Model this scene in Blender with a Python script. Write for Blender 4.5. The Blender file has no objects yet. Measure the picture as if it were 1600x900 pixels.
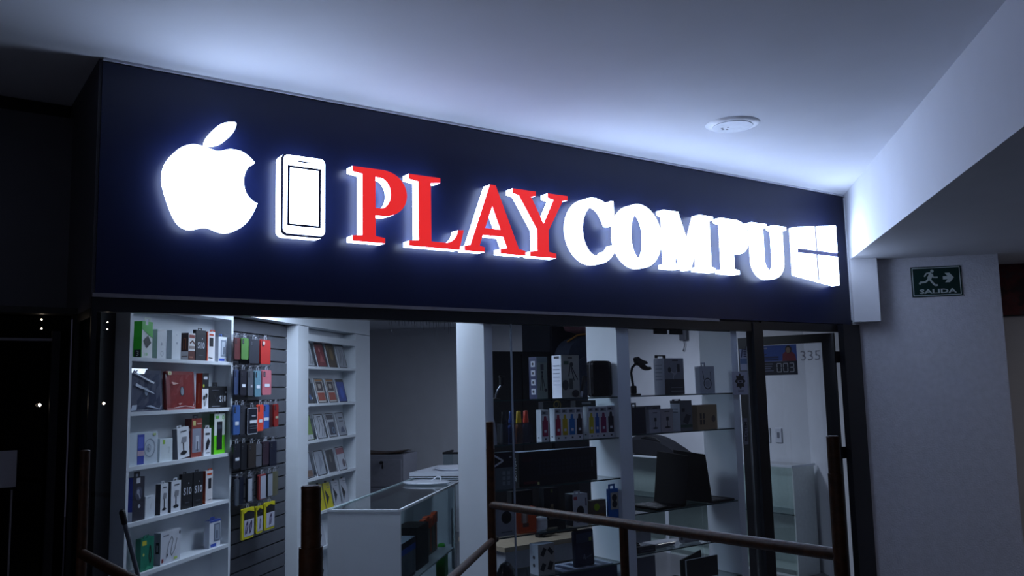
import bpy, bmesh, math, random
from math import sin, cos, pi, radians, atan2, hypot
from mathutils import Vector, Matrix
random.seed(7)
C = bpy.context.scene.collection
S = bpy.context.scene

# ------------------------------------------------------------------ camera
YAW, PITCH, ROLL = radians(11.127), radians(6.7175), radians(-1.3128)
EYE = Vector((0, 0, 1.7))
_fw = Vector((-sin(YAW) * cos(PITCH), cos(YAW) * cos(PITCH), sin(PITCH)))
_ri = Vector((cos(YAW), sin(YAW), 0))
_up = _ri.cross(_fw)
_r = _ri * cos(ROLL) + _up * sin(ROLL)
_u = -_ri * sin(ROLL) + _up * cos(ROLL)
cd = bpy.data.cameras.new('camera')
cam = bpy.data.objects.new('camera', cd)
C.objects.link(cam)
M = Matrix((_r, _u, -_fw)).transposed().to_4x4()
M.translation = EYE
cam.matrix_world = M
cd.sensor_width = 36.0
cd.lens = 36.0 * 1350 / 1600
cd.clip_start = 0.05
S.camera = cam

# ------------------------------------------------------------------ world, lights, exposure
S.view_settings.view_transform = 'Standard'
S.view_settings.look = 'None'
S.view_settings.gamma = 1
S.view_settings.use_curve_mapping = False
S.view_settings.exposure = 0.0
wd = bpy.data.worlds.new('dim_mall')
S.world = wd
wd.use_nodes = True
wd.node_tree.nodes['Background'].inputs[0].default_value = (0.36, 0.37, 0.62, 1)
wd.node_tree.nodes['Background'].inputs[1].default_value = 0.03

FA = radians(43.508)                     # shop front runs at this angle to the wall units
FD = Vector((sin(FA), cos(FA), 0))       # along the front, away from the viewer
FN = Vector((-cos(FA), sin(FA), 0))      # into the shop
L0 = Vector((-2.534, 3.337, 0))          # near lower corner of the front
FROT = pi / 2 - FA


def F(s, d, z=0.0):
    return L0 + FD * s + FN * d + Vector((0, 0, z))


def area(name, loc, target, size, size_y, power, col):
    l = bpy.data.lights.new(name, 'AREA')
    l.shape = 'RECTANGLE'
    l.size, l.size_y, l.energy, l.color = size, size_y, power, col
    o = bpy.data.objects.new(name, l)
    C.objects.link(o)
    o.location = loc
    o.rotation_euler = (Vector(target) - Vector(loc)).to_track_quat('-Z', 'Y').to_euler()
    return o


area('shop_ceiling_lamp', (-2.05, 5.25, 2.46), (-2.05, 5.25, 0), 1.2, 0.5, 31, (0.68, 0.81, 1.0))
area('shop_back_fill', (-0.9, 8.5, 2.44), (-0.9, 8.5, 0), 0.8, 0.4, 27, (0.70, 0.80, 1.0))  # unseen light added to lift the far white wall and shop back
area('corridor_fill', (-1.5, -3.2, 3.2), (-1.5, -3.2, 0), 1.6, 1.6, 44, (0.80, 0.82, 1.0))  # added fill behind the viewer, gives the corridor its dim ambient
area('side_fill', (4.6, 6.6, 2.67), (4.6, 6.6, 0), 0.6, 0.6, 7, (1.0, 0.93, 0.86))  # added warm fill with no fitting, brightens the far wall and picture


# ------------------------------------------------------------------ materials
def lin(c):
    return tuple((x / 12.92 if x <= 0.04045 else ((x + 0.055) / 1.055) ** 2.4) for x in c)


def rgb(h):
    return lin(tuple(int(h[i:i + 2], 16) / 255 for i in (0, 2, 4)))


MATS = {}


def mat(name, h, rough=0.55, metal=0.0, var=0.06, scale=30.0, bump=0.0, bscale=120.0, spec=0.5, coat=0.0):
    if name in MATS:
        return MATS[name]
    m = bpy.data.materials.new(name)
    m.use_nodes = True
    nt = m.node_tree
    b = nt.nodes['Principled BSDF']
    b.inputs['Roughness'].default_value = rough
    b.inputs['Metallic'].default_value = metal
    b.inputs['Specular IOR Level'].default_value = spec
    b.inputs['Coat Weight'].default_value = coat
    col = rgb(h)
    tc = nt.nodes.new('ShaderNodeTexCoord')
    n = nt.nodes.new('ShaderNodeTexNoise')
    n.inputs['Scale'].default_value = scale
    n.inputs['Detail'].default_value = 3
    nt.links.new(tc.outputs['Object'], n.inputs['Vector'])
    r = nt.nodes.new('ShaderNodeValToRGB')
    r.color_ramp.elements[0].position = 0.3
    r.color_ramp.elements[1].position = 0.7
    r.color_ramp.elements[0].color = tuple(c * (1 - var) for c in col) + (1,)
    r.color_ramp.elements[1].color = tuple(min(1, c * (1 + var)) for c in col) + (1,)
    nt.links.new(n.outputs['Fac'], r.inputs['Fac'])
    nt.links.new(r.outputs['Color'], b.inputs['Base Color'])
    if bump:
        n2 = nt.nodes.new('ShaderNodeTexNoise')
        n2.inputs['Scale'].default_value = bscale
        n2.inputs['Detail'].default_value = 4
        nt.links.new(tc.outputs['Object'], n2.inputs['Vector'])
        bp = nt.nodes.new('ShaderNodeBump')
        bp.inputs['Strength'].default_value = bump
        bp.inputs['Distance'].default_value = 0.02
        nt.links.new(n2.outputs['Fac'], bp.inputs['Height'])
        nt.links.new(bp.outputs['Normal'], b.inputs['Normal'])
    MATS[name] = m
    return m


def glow(name, h, strength):
    if name in MATS:
        return MATS[name]
    m = bpy.data.materials.new(name)
    m.use_nodes = True
    b = m.node_tree.nodes['Principled BSDF']
    b.inputs['Base Color'].default_value = rgb(h) + (1,)
    b.inputs['Roughness'].default_value = 0.4
    b.inputs['Emission Color'].default_value = rgb(h) + (1,)
    b.inputs['Emission Strength'].default_value = strength
    MATS[name] = m
    return m


def glass(name, tint, refl):
    if name in MATS:
        return MATS[name]
    m = bpy.data.materials.new(name)
    m.use_nodes = True
    nt = m.node_tree
    nt.nodes.remove(nt.nodes['Principled BSDF'])
    out = nt.nodes['Material Output']
    t = nt.nodes.new('ShaderNodeBsdfTransparent')
    t.inputs[0].default_value = tint + (1,)
    g = nt.nodes.new('ShaderNodeBsdfGlossy')
    g.inputs['Roughness'].default_value = 0.0
    ge = nt.nodes.new('ShaderNodeNewGeometry')
    dp = nt.nodes.new('ShaderNodeVectorMath')
    dp.operation = 'DOT_PRODUCT'
    nt.links.new(ge.outputs['Incoming'], dp.inputs[0])
    nt.links.new(ge.outputs['Normal'], dp.inputs[1])
    last = dp.outputs['Value']
    for op, k in (('ABSOLUTE', None), ('SUBTRACT', 1.0), ('POWER', 5.0), ('MULTIPLY', 0.96 * refl), ('ADD', 0.04 * refl)):
        mu = nt.nodes.new('ShaderNodeMath')
        mu.operation = op
        if op == 'SUBTRACT':
            mu.inputs[0].default_value = 1.0
            nt.links.new(last, mu.inputs[1])
        else:
            nt.links.new(last, mu.inputs[0])
            if k is not None:
                mu.inputs[1].default_value = k
        mu.use_clamp = op == 'ADD'
        last = mu.outputs[0]
    mx = nt.nodes.new('ShaderNodeMixShader')
    nt.links.new(last, mx.inputs[0])
    nt.links.new(t.outputs[0], mx.inputs[1])
    nt.links.new(g.outputs[0], mx.inputs[2])
    nt.links.new(mx.outputs[0], out.inputs[0])
    MATS[name] = m
    return m


def ink(h, rough=0.45):
    return mat('ink_' + h, h, rough, var=0.03, scale=60)


WHITE_PAINT = mat('white_wall_paint', 'd2d3d8', 0.7, var=0.03, scale=6, bump=0.05, bscale=90)
CEIL = mat('ceiling_paint', 'd6d8de', 0.8, var=0.02, scale=3)
STUCCO = mat('stucco_paint', 'c8c8d0', 0.75, var=0.05, scale=25, bump=0.34, bscale=80)
GREY_WALL = mat('grey_wall_paint', '9a9aa4', 0.75, var=0.03, scale=4)
DARK_PANEL = mat('dark_grey_panel', '4a4a52', 0.6, var=0.05, scale=5)
WHITE_MEL = mat('white_melamine', 'dde2e8', 0.4, var=0.02, scale=8)
SLAT = mat('slat_grey', '4c4e56', 0.45, var=0.12, scale=14)
SLAT_GAP = mat('slat_groove', '15161b', 0.6)
BLACK_FRAME = mat('black_aluminium', '0c0d14', 0.35, var=0.1, scale=20)
NAVY = mat('navy_board', '0c1434', 0.32, var=0.08, scale=5, spec=0.35)
TRIM = mat('dull_trim', '6b6870', 0.5, var=0.1, scale=20)
RUST = mat('brown_pipe_paint', '38200f', 0.5, var=0.45, scale=35, spec=0.3, bump=0.12, bscale=70)
CHROME = mat('steel', 'b9bcc4', 0.25, 1.0)
TILE = mat('floor_tile', '6d6c70', 0.35, var=0.08, scale=3)
BLACK = mat('matte_black', '0b0b0f', 0.6, var=0.1)
BLACKG = mat('gloss_black', '08080c', 0.2, var=0.1)
CLOTH = mat('navy_cloth', '1b2036', 0.9, var=0.25, scale=18, bump=0.3, bscale=60)
CABLE = mat('cable_black', '101014', 0.5)
W_GLOW = glow('sign_white', 'c8dcff', 10.0)
W_SIDE = glow('sign_white_edge', 'c8dcff', 8.2)
R_GLOW = glow('sign_red', 'f02a2a', 0.80)
SLOT = mat('sign_grey_line', '4a4a78', 0.5)
LAMP = glow('lamp_glow', 'ffe9d0', 25.0)
G_CLEAR = glass('clear_glass', (0.94, 0.96, 0.985), 0.9)
G_SHELF = glass('shelf_glass', (0.86, 0.91, 0.92), 1.2)
G_EDGE = mat('glass_green_edge', '34474a', 0.2)
G_TINT = glass('tinted_glass', (0.50, 0.55, 0.62), 1.3)
G_DARK = glass('smoked_glass', (0.03, 0.03, 0.04), 0.5)
PLASTIC = glass('clear_plastic', (0.93, 0.95, 0.97), 2.0)
FROST = glass('hazy_plastic', (0.55, 0.58, 0.66), 3.0)


# ------------------------------------------------------------------ mesh helpers
class MB:
    def __init__(self):
        self.v, self.f, self.m, self.ms, self.sm = [], [], [], [], []

    def mi(self, m):
        if m not in self.ms:
            self.ms.append(m)
        return self.ms.index(m)

    def add(self, vs, fs, m, smooth=False):
        b = len(self.v)
        self.v += [tuple(p) for p in vs]
        k = self.mi(m)
        for f in fs:
            self.f.append([b + i for i in f])
            self.m.append(k)
            self.sm.append(smooth)
        return self

    def box(self, x0, x1, y0, y1, z0, z1, m, front=None, side=None, top=None):
        vs = [(x, y, z) for z in (z0, z1) for y in (y0, y1) for x in (x0, x1)]
        self.add(vs, [(0, 2, 3, 1), (2, 6, 7, 3), (1, 3, 7, 5)], m)
        self.add(vs, [(4, 5, 7, 6)], top or m)
        self.add(vs, [(0, 1, 5, 4)], front or m)
        self.add(vs, [(0, 4, 6, 2)], side or m)
        return self

    def rbox(self, x0, x1, y0, y1, z0, z1, m, b=0.004):
        """chamfered box"""
        vs, fs = [], []
        bm = bmesh.new()
        r = bmesh.ops.create_cube(bm, size=1)
        bmesh.ops.scale(bm, vec=(x1 - x0, y1 - y0, z1 - z0), verts=bm.verts)
        bmesh.ops.bevel(bm, geom=list(bm.edges), offset=b, segments=2, affect='EDGES', profile=0.5)
        bmesh.ops.translate(bm, vec=((x0 + x1) / 2, (y0 + y1) / 2, (z0 + z1) / 2), verts=bm.verts)
        bm.verts.index_update()
        vs = [tuple(v.co) for v in bm.verts]
        fs = [[v.index for v in f.verts] for f in bm.faces]
        bm.free()
        return self.add(vs, fs, m)

    def prism(self, poly, y0, y1, m, front=None):
        """poly in x,z ; extruded along y"""
        a = sum(p[0] * q[1] - q[0] * p[1] for p, q in zip(poly, poly[1:] + poly[:1]))
        if a < 0:
            poly = poly[::-1]
        n = len(poly)
        vs = [(x, y0, z) for x, z in poly] + [(x, y1, z) for x, z in poly]
        self.add(vs, [list(range(n))], front or m)
        self.add(vs, [list(range(2 * n - 1, n - 1, -1))] + [(i, n + i, n + (i + 1) % n, (i + 1) % n) for i in range(n)], m)
        return self

    def prism_xy(self, poly, z0, z1, m, top=None):
        a = sum(p[0] * q[1] - q[0] * p[1] for p, q in zip(poly, poly[1:] + poly[:1]))
        if a < 0:
            poly = poly[::-1]
        n = len(poly)
        vs = [(x, y, z0) for x, y in poly] + [(x, y, z1) for x, y in poly]
        self.add(vs, [list(range(n, 2 * n))], top or m)
        self.add(vs, [list(range(n - 1, -1, -1))] + [(i, (i + 1) % n, n + (i + 1) % n, n + i) for i in range(n)], m)
        return self

    def cyl(self, p0, p1, r0, m, r1=None, n=14):
        return self.tube([p0, p1], [r0, r0 if r1 is None else r1], m, n)

    def tube(self, pts, r, m, n=8, cap=True):
        pts = [Vector(p) for p in pts]
        rr = r if isinstance(r, (list, tuple)) else [r] * len(pts)
        vs, fs = [], []
        t0 = (pts[1] - pts[0]).normalized()
        ref = Vector((0, 0, 1)) if abs(t0.z) < 0.9 else Vector((1, 0, 0))
        u = t0.cross(ref).normalized()
        for i, p in enumerate(pts):
            t = (pts[min(i + 1, len(pts) - 1)] - pts[max(i - 1, 0)]).normalized()
            u = (u - t * u.dot(t)).normalized()
            w = t.cross(u)
            for k in range(n):
                a = 2 * pi * k / n
                vs.append(p + (u * cos(a) + w * sin(a)) * rr[i])
        for i in range(len(pts) - 1):
            for k in range(n):
                fs.append((i * n + k, i * n + (k + 1) % n, (i + 1) * n + (k + 1) % n, (i + 1) * n + k))
        self.add(vs, fs, m, True)
        if cap:
            e = len(pts) - 1
            self.add(vs, [list(range(n - 1, -1, -1)), list(range(e * n, e * n + n))], m)
        return self

    def lathe(self, prof, m, n=20, c=(0, 0, 0), sx=1.0, sy=1.0):
        vs, fs = [], []
        for r, z in prof:
            for k in range(n):
                a = 2 * pi * k / n
                vs.append((c[0] + r * cos(a) * sx, c[1] + r * sin(a) * sy, c[2] + z))
        for i in range(len(prof) - 1):
            for k in range(n):
                fs.append((i * n + k, i * n + (k + 1) % n, (i + 1) * n + (k + 1) % n, (i + 1) * n + k))
        e = len(prof) - 1
        self.add(vs, fs, m, True)
        self.add(vs, [list(range(n - 1, -1, -1)), list(range(e * n, e * n + n))], m)
        return self

    def build(self, name, parent=None, loc=None, rot=None):
        me = bpy.data.meshes.new(name)
        me.from_pydata(self.v, [], self.f)
        for m in self.ms:
            me.materials.append(m)
        me.polygons.foreach_set('material_index', self.m)
        me.polygons.foreach_set('use_smooth', self.sm)
        me.update()
        o = bpy.data.objects.new(name, me)
        C.objects.link(o)
        if parent:
            o.parent = parent
        if loc is not None:
            o.location = loc
        if rot is not None:
            o.rotation_euler = rot
        return o


def thing(name, label, cat, loc=(0, 0, 0), rz=0.0, group=None, rx=0.0, ry=0.0):
    o = bpy.data.objects.new(name, None)
    o.empty_display_size = 0.05
    C.objects.link(o)
    o.location = loc
    o.rotation_euler = (rx, ry, rz)
    o['label'], o['category'] = label, cat
    if group:
        o['group'] = group
    return o


def tag(o, label, cat, group=None):
    o['label'], o['category'] = label, cat
    if group:
        o['group'] = group
    return o


def struct(o, label=None):
    o['kind'] = 'structure'
    if label:
        o['label'] = label
    return o


def sempty(name, loc=(0, 0, 0), rz=0.0, label=None):
    o = bpy.data.objects.new(name, None)
    C.objects.link(o)
    o.location = loc
    o.rotation_euler = (0, 0, rz)
    return struct(o, label)


def curve_mesh(splines, depth):
    """closed outlines (first solid, others cut out) -> verts, faces; x,z plane, y in +-depth"""
    cu = bpy.data.curves.new('outline', 'CURVE')
    cu.dimensions = '2D'
    cu.fill_mode = 'BOTH'
    cu.extrude = depth
    for pts in splines:
        sp = cu.splines.new('POLY')
        sp.points.add(len(pts) - 1)
        for p, q in zip(sp.points, pts):
            p.co = (q[0], q[1], 0, 1)
        sp.use_cyclic_u = True
    o = bpy.data.objects.new('outline', cu)
    me = o.to_mesh()
    vs = [(v.co.x, -v.co.z, v.co.y) for v in me.vertices]
    fs = [list(p.vertices) for p in me.polygons]
    o.to_mesh_clear()
    bpy.data.objects.remove(o)
    bpy.data.curves.remove(cu)
    return vs, fs


TXT = {}


def text_geo(s, bold=0.0):
    if (s, bold) in TXT:
        return TXT[(s, bold)]
    cu = bpy.data.curves.new('t', 'FONT')
    cu.body = s
    cu.resolution_u = 2
    cu.offset = bold
    o = bpy.data.objects.new('t', cu)
    me = o.to_mesh()
    vs = [(v.co.x, v.co.y) for v in me.vertices]
    fs = [list(p.vertices) for p in me.polygons]
    o.to_mesh_clear()
    bpy.data.objects.remove(o)
    bpy.data.curves.remove(cu)
    xs = [v[0] for v in vs]
    ys = [v[1] for v in vs]
    cx, cy = (min(xs) + max(xs)) / 2, (min(ys) + max(ys)) / 2
    hh, ww = max(ys) - min(ys), max(xs) - min(xs)
    g = ([((x - cx) / hh, (y - cy) / hh) for x, y in vs], fs, ww / hh)
    TXT[(s, bold)] = g
    return g


def ell(cx, cz, rx, rz, n=20, a0=0.0, a1=2 * pi):
    full = abs(a1 - a0 - 2 * pi) < 1e-6
    k = n if full else n + 1
    return [(cx + rx * cos(a0 + (a1 - a0) * i / n), cz + rz * sin(a0 + (a1 - a0) * i / n)) for i in range(k)]


def shapes(mb, lst, w, h, y, step=0.0004, face='front', thick=0.0006):
    """flat print: list of shapes in fractions of w,h, stacked in front of plane y (towards -y).
    face='side' puts them on the x=y plane facing -x, running from back to front."""
    for i, s in enumerate(lst):
        yy = y - thick - step * i
        k, col = s[0], s[-1]
        m = ink(col) if isinstance(col, str) else col
        geo = []
        if k == 'r':
            x0, x1, z0, z1 = s[1:5]
            geo.append(([(x0 * w, z0 * h), (x1 * w, z0 * h), (x1 * w, z1 * h), (x0 * w, z1 * h)], None))
        elif k == 'd':
            geo.append((ell(s[1] * w, s[2] * h, s[3] * w, s[4] * w, 18), None))
        elif k == 'p':
            geo.append(([(a * w, b * h) for a, b in s[1]], None))
        elif k == 'l':
            pts = [(a * w, b * h) for a, b in s[1]]
            t = s[2] * w / 2
            for (ax, az), (bx, bz) in zip(pts, pts[1:]):
                L = hypot(bx - ax, bz - az) or 1
                nx, nz = -(bz - az) / L * t, (bx - ax) / L * t
                geo.append(([(ax - nx, az - nz), (bx - nx, bz - nz), (bx + nx, bz + nz), (ax + nx, az + nz)], None))
        elif k == 'tw':
            vs, fs, asp = text_geo(s[1], 0.03)
            hh = s[4] * h
            geo.append(([(s[2] * w + a * hh * s[5], s[3] * h + b * hh) for a, b in vs], fs))
        elif k == 't' or k == 'tv':
            vs, fs, asp = text_geo(s[1], s[5] if len(s) > 6 else 0.0)
            hh = s[4] * h
            if k == 't':
                geo.append(([(s[2] * w + a * hh, s[3] * h + b * hh) for a, b in vs], fs))
            else:
                geo.append(([(s[2] * w - b * hh, s[3] * h + a * hh) for a, b in vs], fs))
        elif k == 'ring':
            o_, i_ = ell(s[1] * w, s[2] * h, s[3] * w, s[3] * w, 20), ell(s[1] * w, s[2] * h, s[3] * w - s[4] * w, s[3] * w - s[4] * w, 20)
            geo.append((o_ + i_, [(j, (j + 1) % 20, 20 + (j + 1) % 20, 20 + j) for j in range(20)]))
        for pts, fs in geo:
            if fs is None:
                a = sum(p[0] * q[1] - q[0] * p[1] for p, q in zip(pts, pts[1:] + pts[:1]))
                if a < 0:
                    pts = pts[::-1]
                fs = [list(range(len(pts)))]
            if face == 'front':
                mb.add([(a, yy, b) for a, b in pts], fs, m)
            else:
                mb.add([(yy, w - a, b) for a, b in pts], fs, m)


def carton(name, label, cat, group, loc, rz, w, h, d, body, side=None, front=None, fp=(), sp=(), tab=None, top=None, yaw=0.0, lean=0.0):
    """retail box: local x along the shelf, -y towards the viewer"""
    t = thing(name, label, cat, loc, rz + yaw, group, ry=lean)
    mb = MB()
    mb.box(0, w, 0, d, 0, h, ink(body), front=ink(front or body), side=ink(side or body), top=ink(top or body))
    mb.build('carton_body', t)
    if fp:
        p = MB()
        shapes(p, fp, w, h, 0)
        p.build('front_print', t)
    if sp:
        p = MB()
        shapes(p, sp, d, h, 0, face='side')
        p.build('side_print', t)
    if tab:
        x0, x1, hh, col = tab
        mt = ink(col)
        p = MB()
        xa, xb = x0 * w, x1 * w
        q = (xb - xa) * 0.28
        p.box(xa, xa + q, 0.001, 0.0022, h, h + hh, mt)
        p.box(xb - q, xb, 0.001, 0.0022, h, h + hh, mt)
        p.box(xa + q, xb - q, 0.001, 0.0022, h + hh * 0.6, h + hh, mt)
        p.build('hang_tab', t)
    return t


# ------------------------------------------------------------------ setting
# floor and ceilings
mb = MB()
mb.box(-9, 9, -6, 14, -0.1, 0, TILE)
struct(mb.build('floor'))
mb = MB()
mb.box(-9, 1.36, -6, 9, 3.24, 3.34, CEIL)
struct(mb.build('ceiling'))
mb = MB()      # lower ceiling: its near face is the bright beam face, its underside the dim soffit
mb.box(1.36, 7.0, -6, 9.5, 2.69, 3.34, CEIL)
struct(mb.build('ceiling_lower'))
# bulkhead over the shop front
fr = sempty('wall_front', L0, FROT)
MB().box(0.004, 5.668, 0.02, 0.14, 2.15, 3.24, DARK_PANEL).build('bulkhead', fr)
o = MB().box(0.0, 0.02, 0.02, 0.9, 2.10, 3.24, DARK_PANEL).build('wall_return', None, L0, (0, 0, FROT))
struct(o)
o = MB().box(-3.2, 0.0, 0.72, 0.80, 2.10, 3.15, DARK_PANEL).box(-3.2, 0.0, 0.80, 0.9, 2.0, 3.24, BLACK).build('wall_left', None, L0, (0, 0, FROT))
struct(o)
o = MB().box(-3.2, 0.0, 0.36, 0.9, 2.10, 2.13, BLACK).build('trim_1', None, L0, (0, 0, FROT))
struct(o)
# textured column with the exit sign, stub under the beam, far wall
mb = MB().box(1.40, 2.49, 7.45, 8.2, 0, 2.69, STUCCO)
struct(mb.build('wall_column'))
mb = MB().box(1.36, 1.56, 7.35, 7.45, 2.18, 2.69, WHITE_PAINT)
struct(mb.build('wall_stub'))
mb = MB().box(1.36, 1.40, 7.43, 8.0, 0, 2.18, WHITE_PAINT)
struct(mb.build('trim_2'))
mb = MB().box(2.3, 7.0, 8.2, 8.3, 0, 2.69, WHITE_PAINT)
struct(mb.build('wall_far'))
mb = MB()       # peeled paint edge beside the stub
pts = [(1.562, 2.68), (1.572, 2.68), (1.585, 2.56), (1.575, 2.44), (1.590, 2.34), (1.575, 2.24), (1.556, 2.17), (1.562, 2.24), (1.568, 2.34), (1.562, 2.45), (1.570, 2.56)]
mb.prism(pts, 7.444, 7.45, WHITE_PAINT)
struct(mb.build('trim_3'))

# the rest of the corridor, behind and beside the viewer
mb = MB().box(7.0, 7.1, -6, 9.5, 0, 2.69, GREY_WALL)
struct(mb.build('wall_right'))
mb = MB().box(-9, 7.1, -6.1, -6, 0, 3.34, GREY_WALL)
struct(mb.build('wall_back'))
mb = MB().box(-9.1, -9, -6, 9, 0, 3.34, DARK_PANEL)
struct(mb.build('wall_corridor_left'))
# shop walls
mb = MB().box(-2.95, -2.88, 3.80, 7.34, 0, 2.5, WHITE_PAINT)
struct(mb.build('wall_shop_left'))
mb = MB().box(-4.6, -0.85, 10.5, 10.6, 0, 2.5, WHITE_PAINT)
struct(mb.build('wall_shop_back'))
mb = MB().box(-4.6, -2.88, 7.34, 7.40, 0, 2.5, GREY_WALL).box(-4.6, -4.5, 7.4, 10.5, 0, 2.5, GREY_WALL)
struct(mb.build('wall_shop_side'))
o = MB().box(6.3, 6.4, 0.95, 4.4, 0, 2.5, WHITE_PAINT).build('wall_shop_right', None, L0, (0, 0, FROT))
struct(o)
o = MB().prism_xy([(5.69, 0.06), (6.3, 0.95), (6.4, 0.95), (5.79, 0.06)], 0, 2.5, WHITE_PAINT).build('wall_shop_end', None, L0, (0, 0, FROT))
struct(o)
poly = [F(0.03, 0.16), F(5.72, 0.16), F(6.35, 0.95), F(6.35, 4.4), Vector((-0.9, 10.55, 0)), Vector((-4.6, 10.55, 0)), Vector((-4.6, 7.3, 0)), Vector((-2.9, 7.3, 0)), Vector((-2.9, 3.72, 0))]
o = MB().prism_xy([(p.x, p.y) for p in poly], 2.5, 2.56, CEIL).build('ceiling_shop')
struct(o)
mb = MB().box(-2.878, -2.832, 3.80, 3.916, 0, 2.5, BLACK)  # black panel added so the corner beside the shelf unit stays dark
struct(mb.build('added_dark_panel'))
# white soffit over the wall units
mb = MB().box(-2.88, -2.752, 4.945, 7.34, 2.21, 2.5, WHITE_MEL)
struct(mb.build('trim_4'))

# ------------------------------------------------------------------ glazing
w1 = sempty('window_1', L0, FROT)
TOPZ = 2.085
MB().box(0.0, 4.40, 0.0, 0.06, TOPZ, 2.15, BLACK_FRAME).build('top_rail', w1)
MB().box(0.0, 4.05, -0.006, 0.012, 2.147, 2.165, TRIM).build('trim_strip', w1)
MB().box(0.0, 0.022, 0.0, 0.022, 0.0, TOPZ, BLACK_FRAME).build('corner_post', w1)
MB().box(4.405, 4.51, -0.01, 0.06, 0.0, 2.15, BLACK_FRAME).build('mullion', w1)
MB().box(0.0, 4.405, 0.0, 0.06, 0.0, 0.09, BLACK_FRAME).build('bottom_rail', w1)
MB().box(0.024, 2.250, 0.012, 0.018, 0.09, TOPZ, G_CLEAR).build('pane', w1)
MB().box(2.258, 4.405, 0.012, 0.018, 0.09, TOPZ, G_CLEAR).build('pane', w1)
MB().box(2.250, 2.258, 0.010, 0.020, 0.09, TOPZ, mat('glass_joint', '8d98a8', 0.3)).build('joint_strip', w1)
# pale runs on the glass below the top rail
mb = MB()
for i in range(22):
    s = 1.45 + 0.42 * (i + random.random() * 0.7) / 22
    ln = random.choice([0.02, 0.03, 0.04, 0.06, 0.09]) * (0.7 + random.random() * 0.5)
    ww = 0.0012 + random.random() * 0.0015
    mb.prism([(s - ww, TOPZ), (s + ww, TOPZ), (s + ww * 0.5 + 0.002 * random.random(), TOPZ - ln), (s, TOPZ - ln)], 0.0108, 0.0119, mat('dried_drips', '6f7480', 0.6))
o = mb.build('dried_drips', None, L0, (0, 0, FROT))
o['kind'] = 'stuff'
tag(o, 'pale dried drips running down the shop glass below the black top rail', 'drips')

w2 = sempty('window_2', L0, FROT)
MB().box(0.0, 0.006, 0.022, 0.40, 0.05, 2.10, G_TINT).build('pane', w2)
MB().box(-0.01, 0.03, 0.38, 0.43, 0.0, 2.10, BLACK_FRAME).build('corner_post', w2)
MB().box(-0.002, 0.02, 0.022, 0.40, 2.06, 2.10, BLACK_FRAME).build('top_rail', w2)

w3 = sempty('window_3', L0, FROT)
MB().box(-3.2, -0.012, 0.460, 0.466, 0.0, 2.10, G_DARK).build('pane', w3)
MB().box(-0.10, -0.065, 0.385, 0.42, 0.0, 2.02, BLACK_FRAME).build('post', w3)
MB().box(-3.2, -0.10, 0.388, 0.402, 1.975, 1.987, TRIM).build('rail', w3)
MB().box(-0.235, -0.228, 0.44, 0.455, 0.0, 1.30, TRIM).build('handle_bar', w3)
MB().box(-3.3, 0.02, 0.95, 1.0, 0.0, 2.1, BLACK).build('backing_panel', w3)
LED_LAB = ['small bright white lamp glowing behind the dark neighbouring shop front', 'tiny lamp dot, lower of two close together under the grey panel', 'tiny lamp dot, topmost under the grey panel of the dark shop',
           'small bright reflection in the dark corner of the shop window beside the white shelf unit', 'tiny reflected dot, lower of two in the top corner of the shop window', 'tiny reflected dot, topmost in the corner of the shop window']
for i, (s, d, z, r) in enumerate([(-0.137, 0.42, 1.680, 0.0065), (-0.139, 0.44, 2.036, 0.003), (-0.140, 0.44, 2.078, 0.003), (0.136, 0.42, 1.680, 0.0055), (0.139, 0.41, 2.036, 0.0025), (0.139, 0.41, 2.070, 0.0025)]):  # last three: glowing balls standing in for lamp reflections in the glass
    t = thing('lamp_or_reflection', LED_LAB[i], 'lamp', F(s, d, z), FROT)
    MB().lathe([(r * 0.3, -r), (r * 0.8, -r * 0.6), (r, 0), (r * 0.8, r * 0.6), (r * 0.3, r)], LAMP, 10).build('bulb', t)
    MB().cyl((0, 0.002, 0), (0, 0.03, 0), r * 0.9, BLACK).cyl((0, 0.03, 0), (0, 0.10, 0), 0.002, BLACK, n=6).build('holder', t)
o = MB().box(0, 0.12, 0, 0.001, 0, 0.165, ink('8d8d96')).build('paper_notice', None, F(-0.335, 0.458, 1.312), (0, 0, FROT))
tag(o, 'plain grey paper notice stuck on the dark neighbouring shop glass', 'notice')

# door, swung inwards
d1 = sempty('door_1', L0, FROT)
MB().box(4.51, 5.70, 0.0, 0.06, 2.10, 2.16, BLACK_FRAME).build('head_frame', d1)
MB().box(5.448, 5.672, -0.05, 0.0, 0.0, 2.16, BLACK_FRAME).build('jamb', d1)
hp = F(5.365, 0.035)
leafdir = FD * -0.332 + FN * 0.943
leaf = bpy.data.objects.new('door_leaf', None)
C.objects.link(leaf)
leaf.parent = d1
leaf.location = (5.365, 0.035, 0)
leaf.rotation_euler = (0, 0, atan2(0.943, -0.332) - pi)
# leaf local x runs from -LW (free end) to 0 (hinge); front faces -y
LW = 0.74
mb = MB().box(-0.05, 0.045, -0.02, 0.02, 0.01, 2.09, BLACK_FRAME).box(-LW, -LW + 0.06, -0.02, 0.02, 0.01, 2.09, BLACK_FRAME)
mb.box(-LW + 0.06, -0.05, -0.02, 0.02, 2.02, 2.09, BLACK_FRAME).box(-LW + 0.06, -0.05, -0.02, 0.02, 0.01, 0.11, BLACK_FRAME)
mb.build('leaf_frame', leaf)
MB().box(-LW + 0.06, -0.05, -0.003, 0.003, 0.11, 2.02, G_CLEAR).build('leaf_pane', leaf)
for z in (1.90, 1.15):
    MB().box(5.385, 5.452, 0.0, 0.035, z - 0.045, z + 0.045, BLACK_FRAME).build('hinge', d1)
leafM = Matrix.Translation(L0) @ Matrix.Rotation(FROT, 4, 'Z') @ Matrix.Translation((5.365, 0.035, 0)) @ Matrix.Rotation(atan2(0.943, -0.332) - pi, 4, 'Z')


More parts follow.
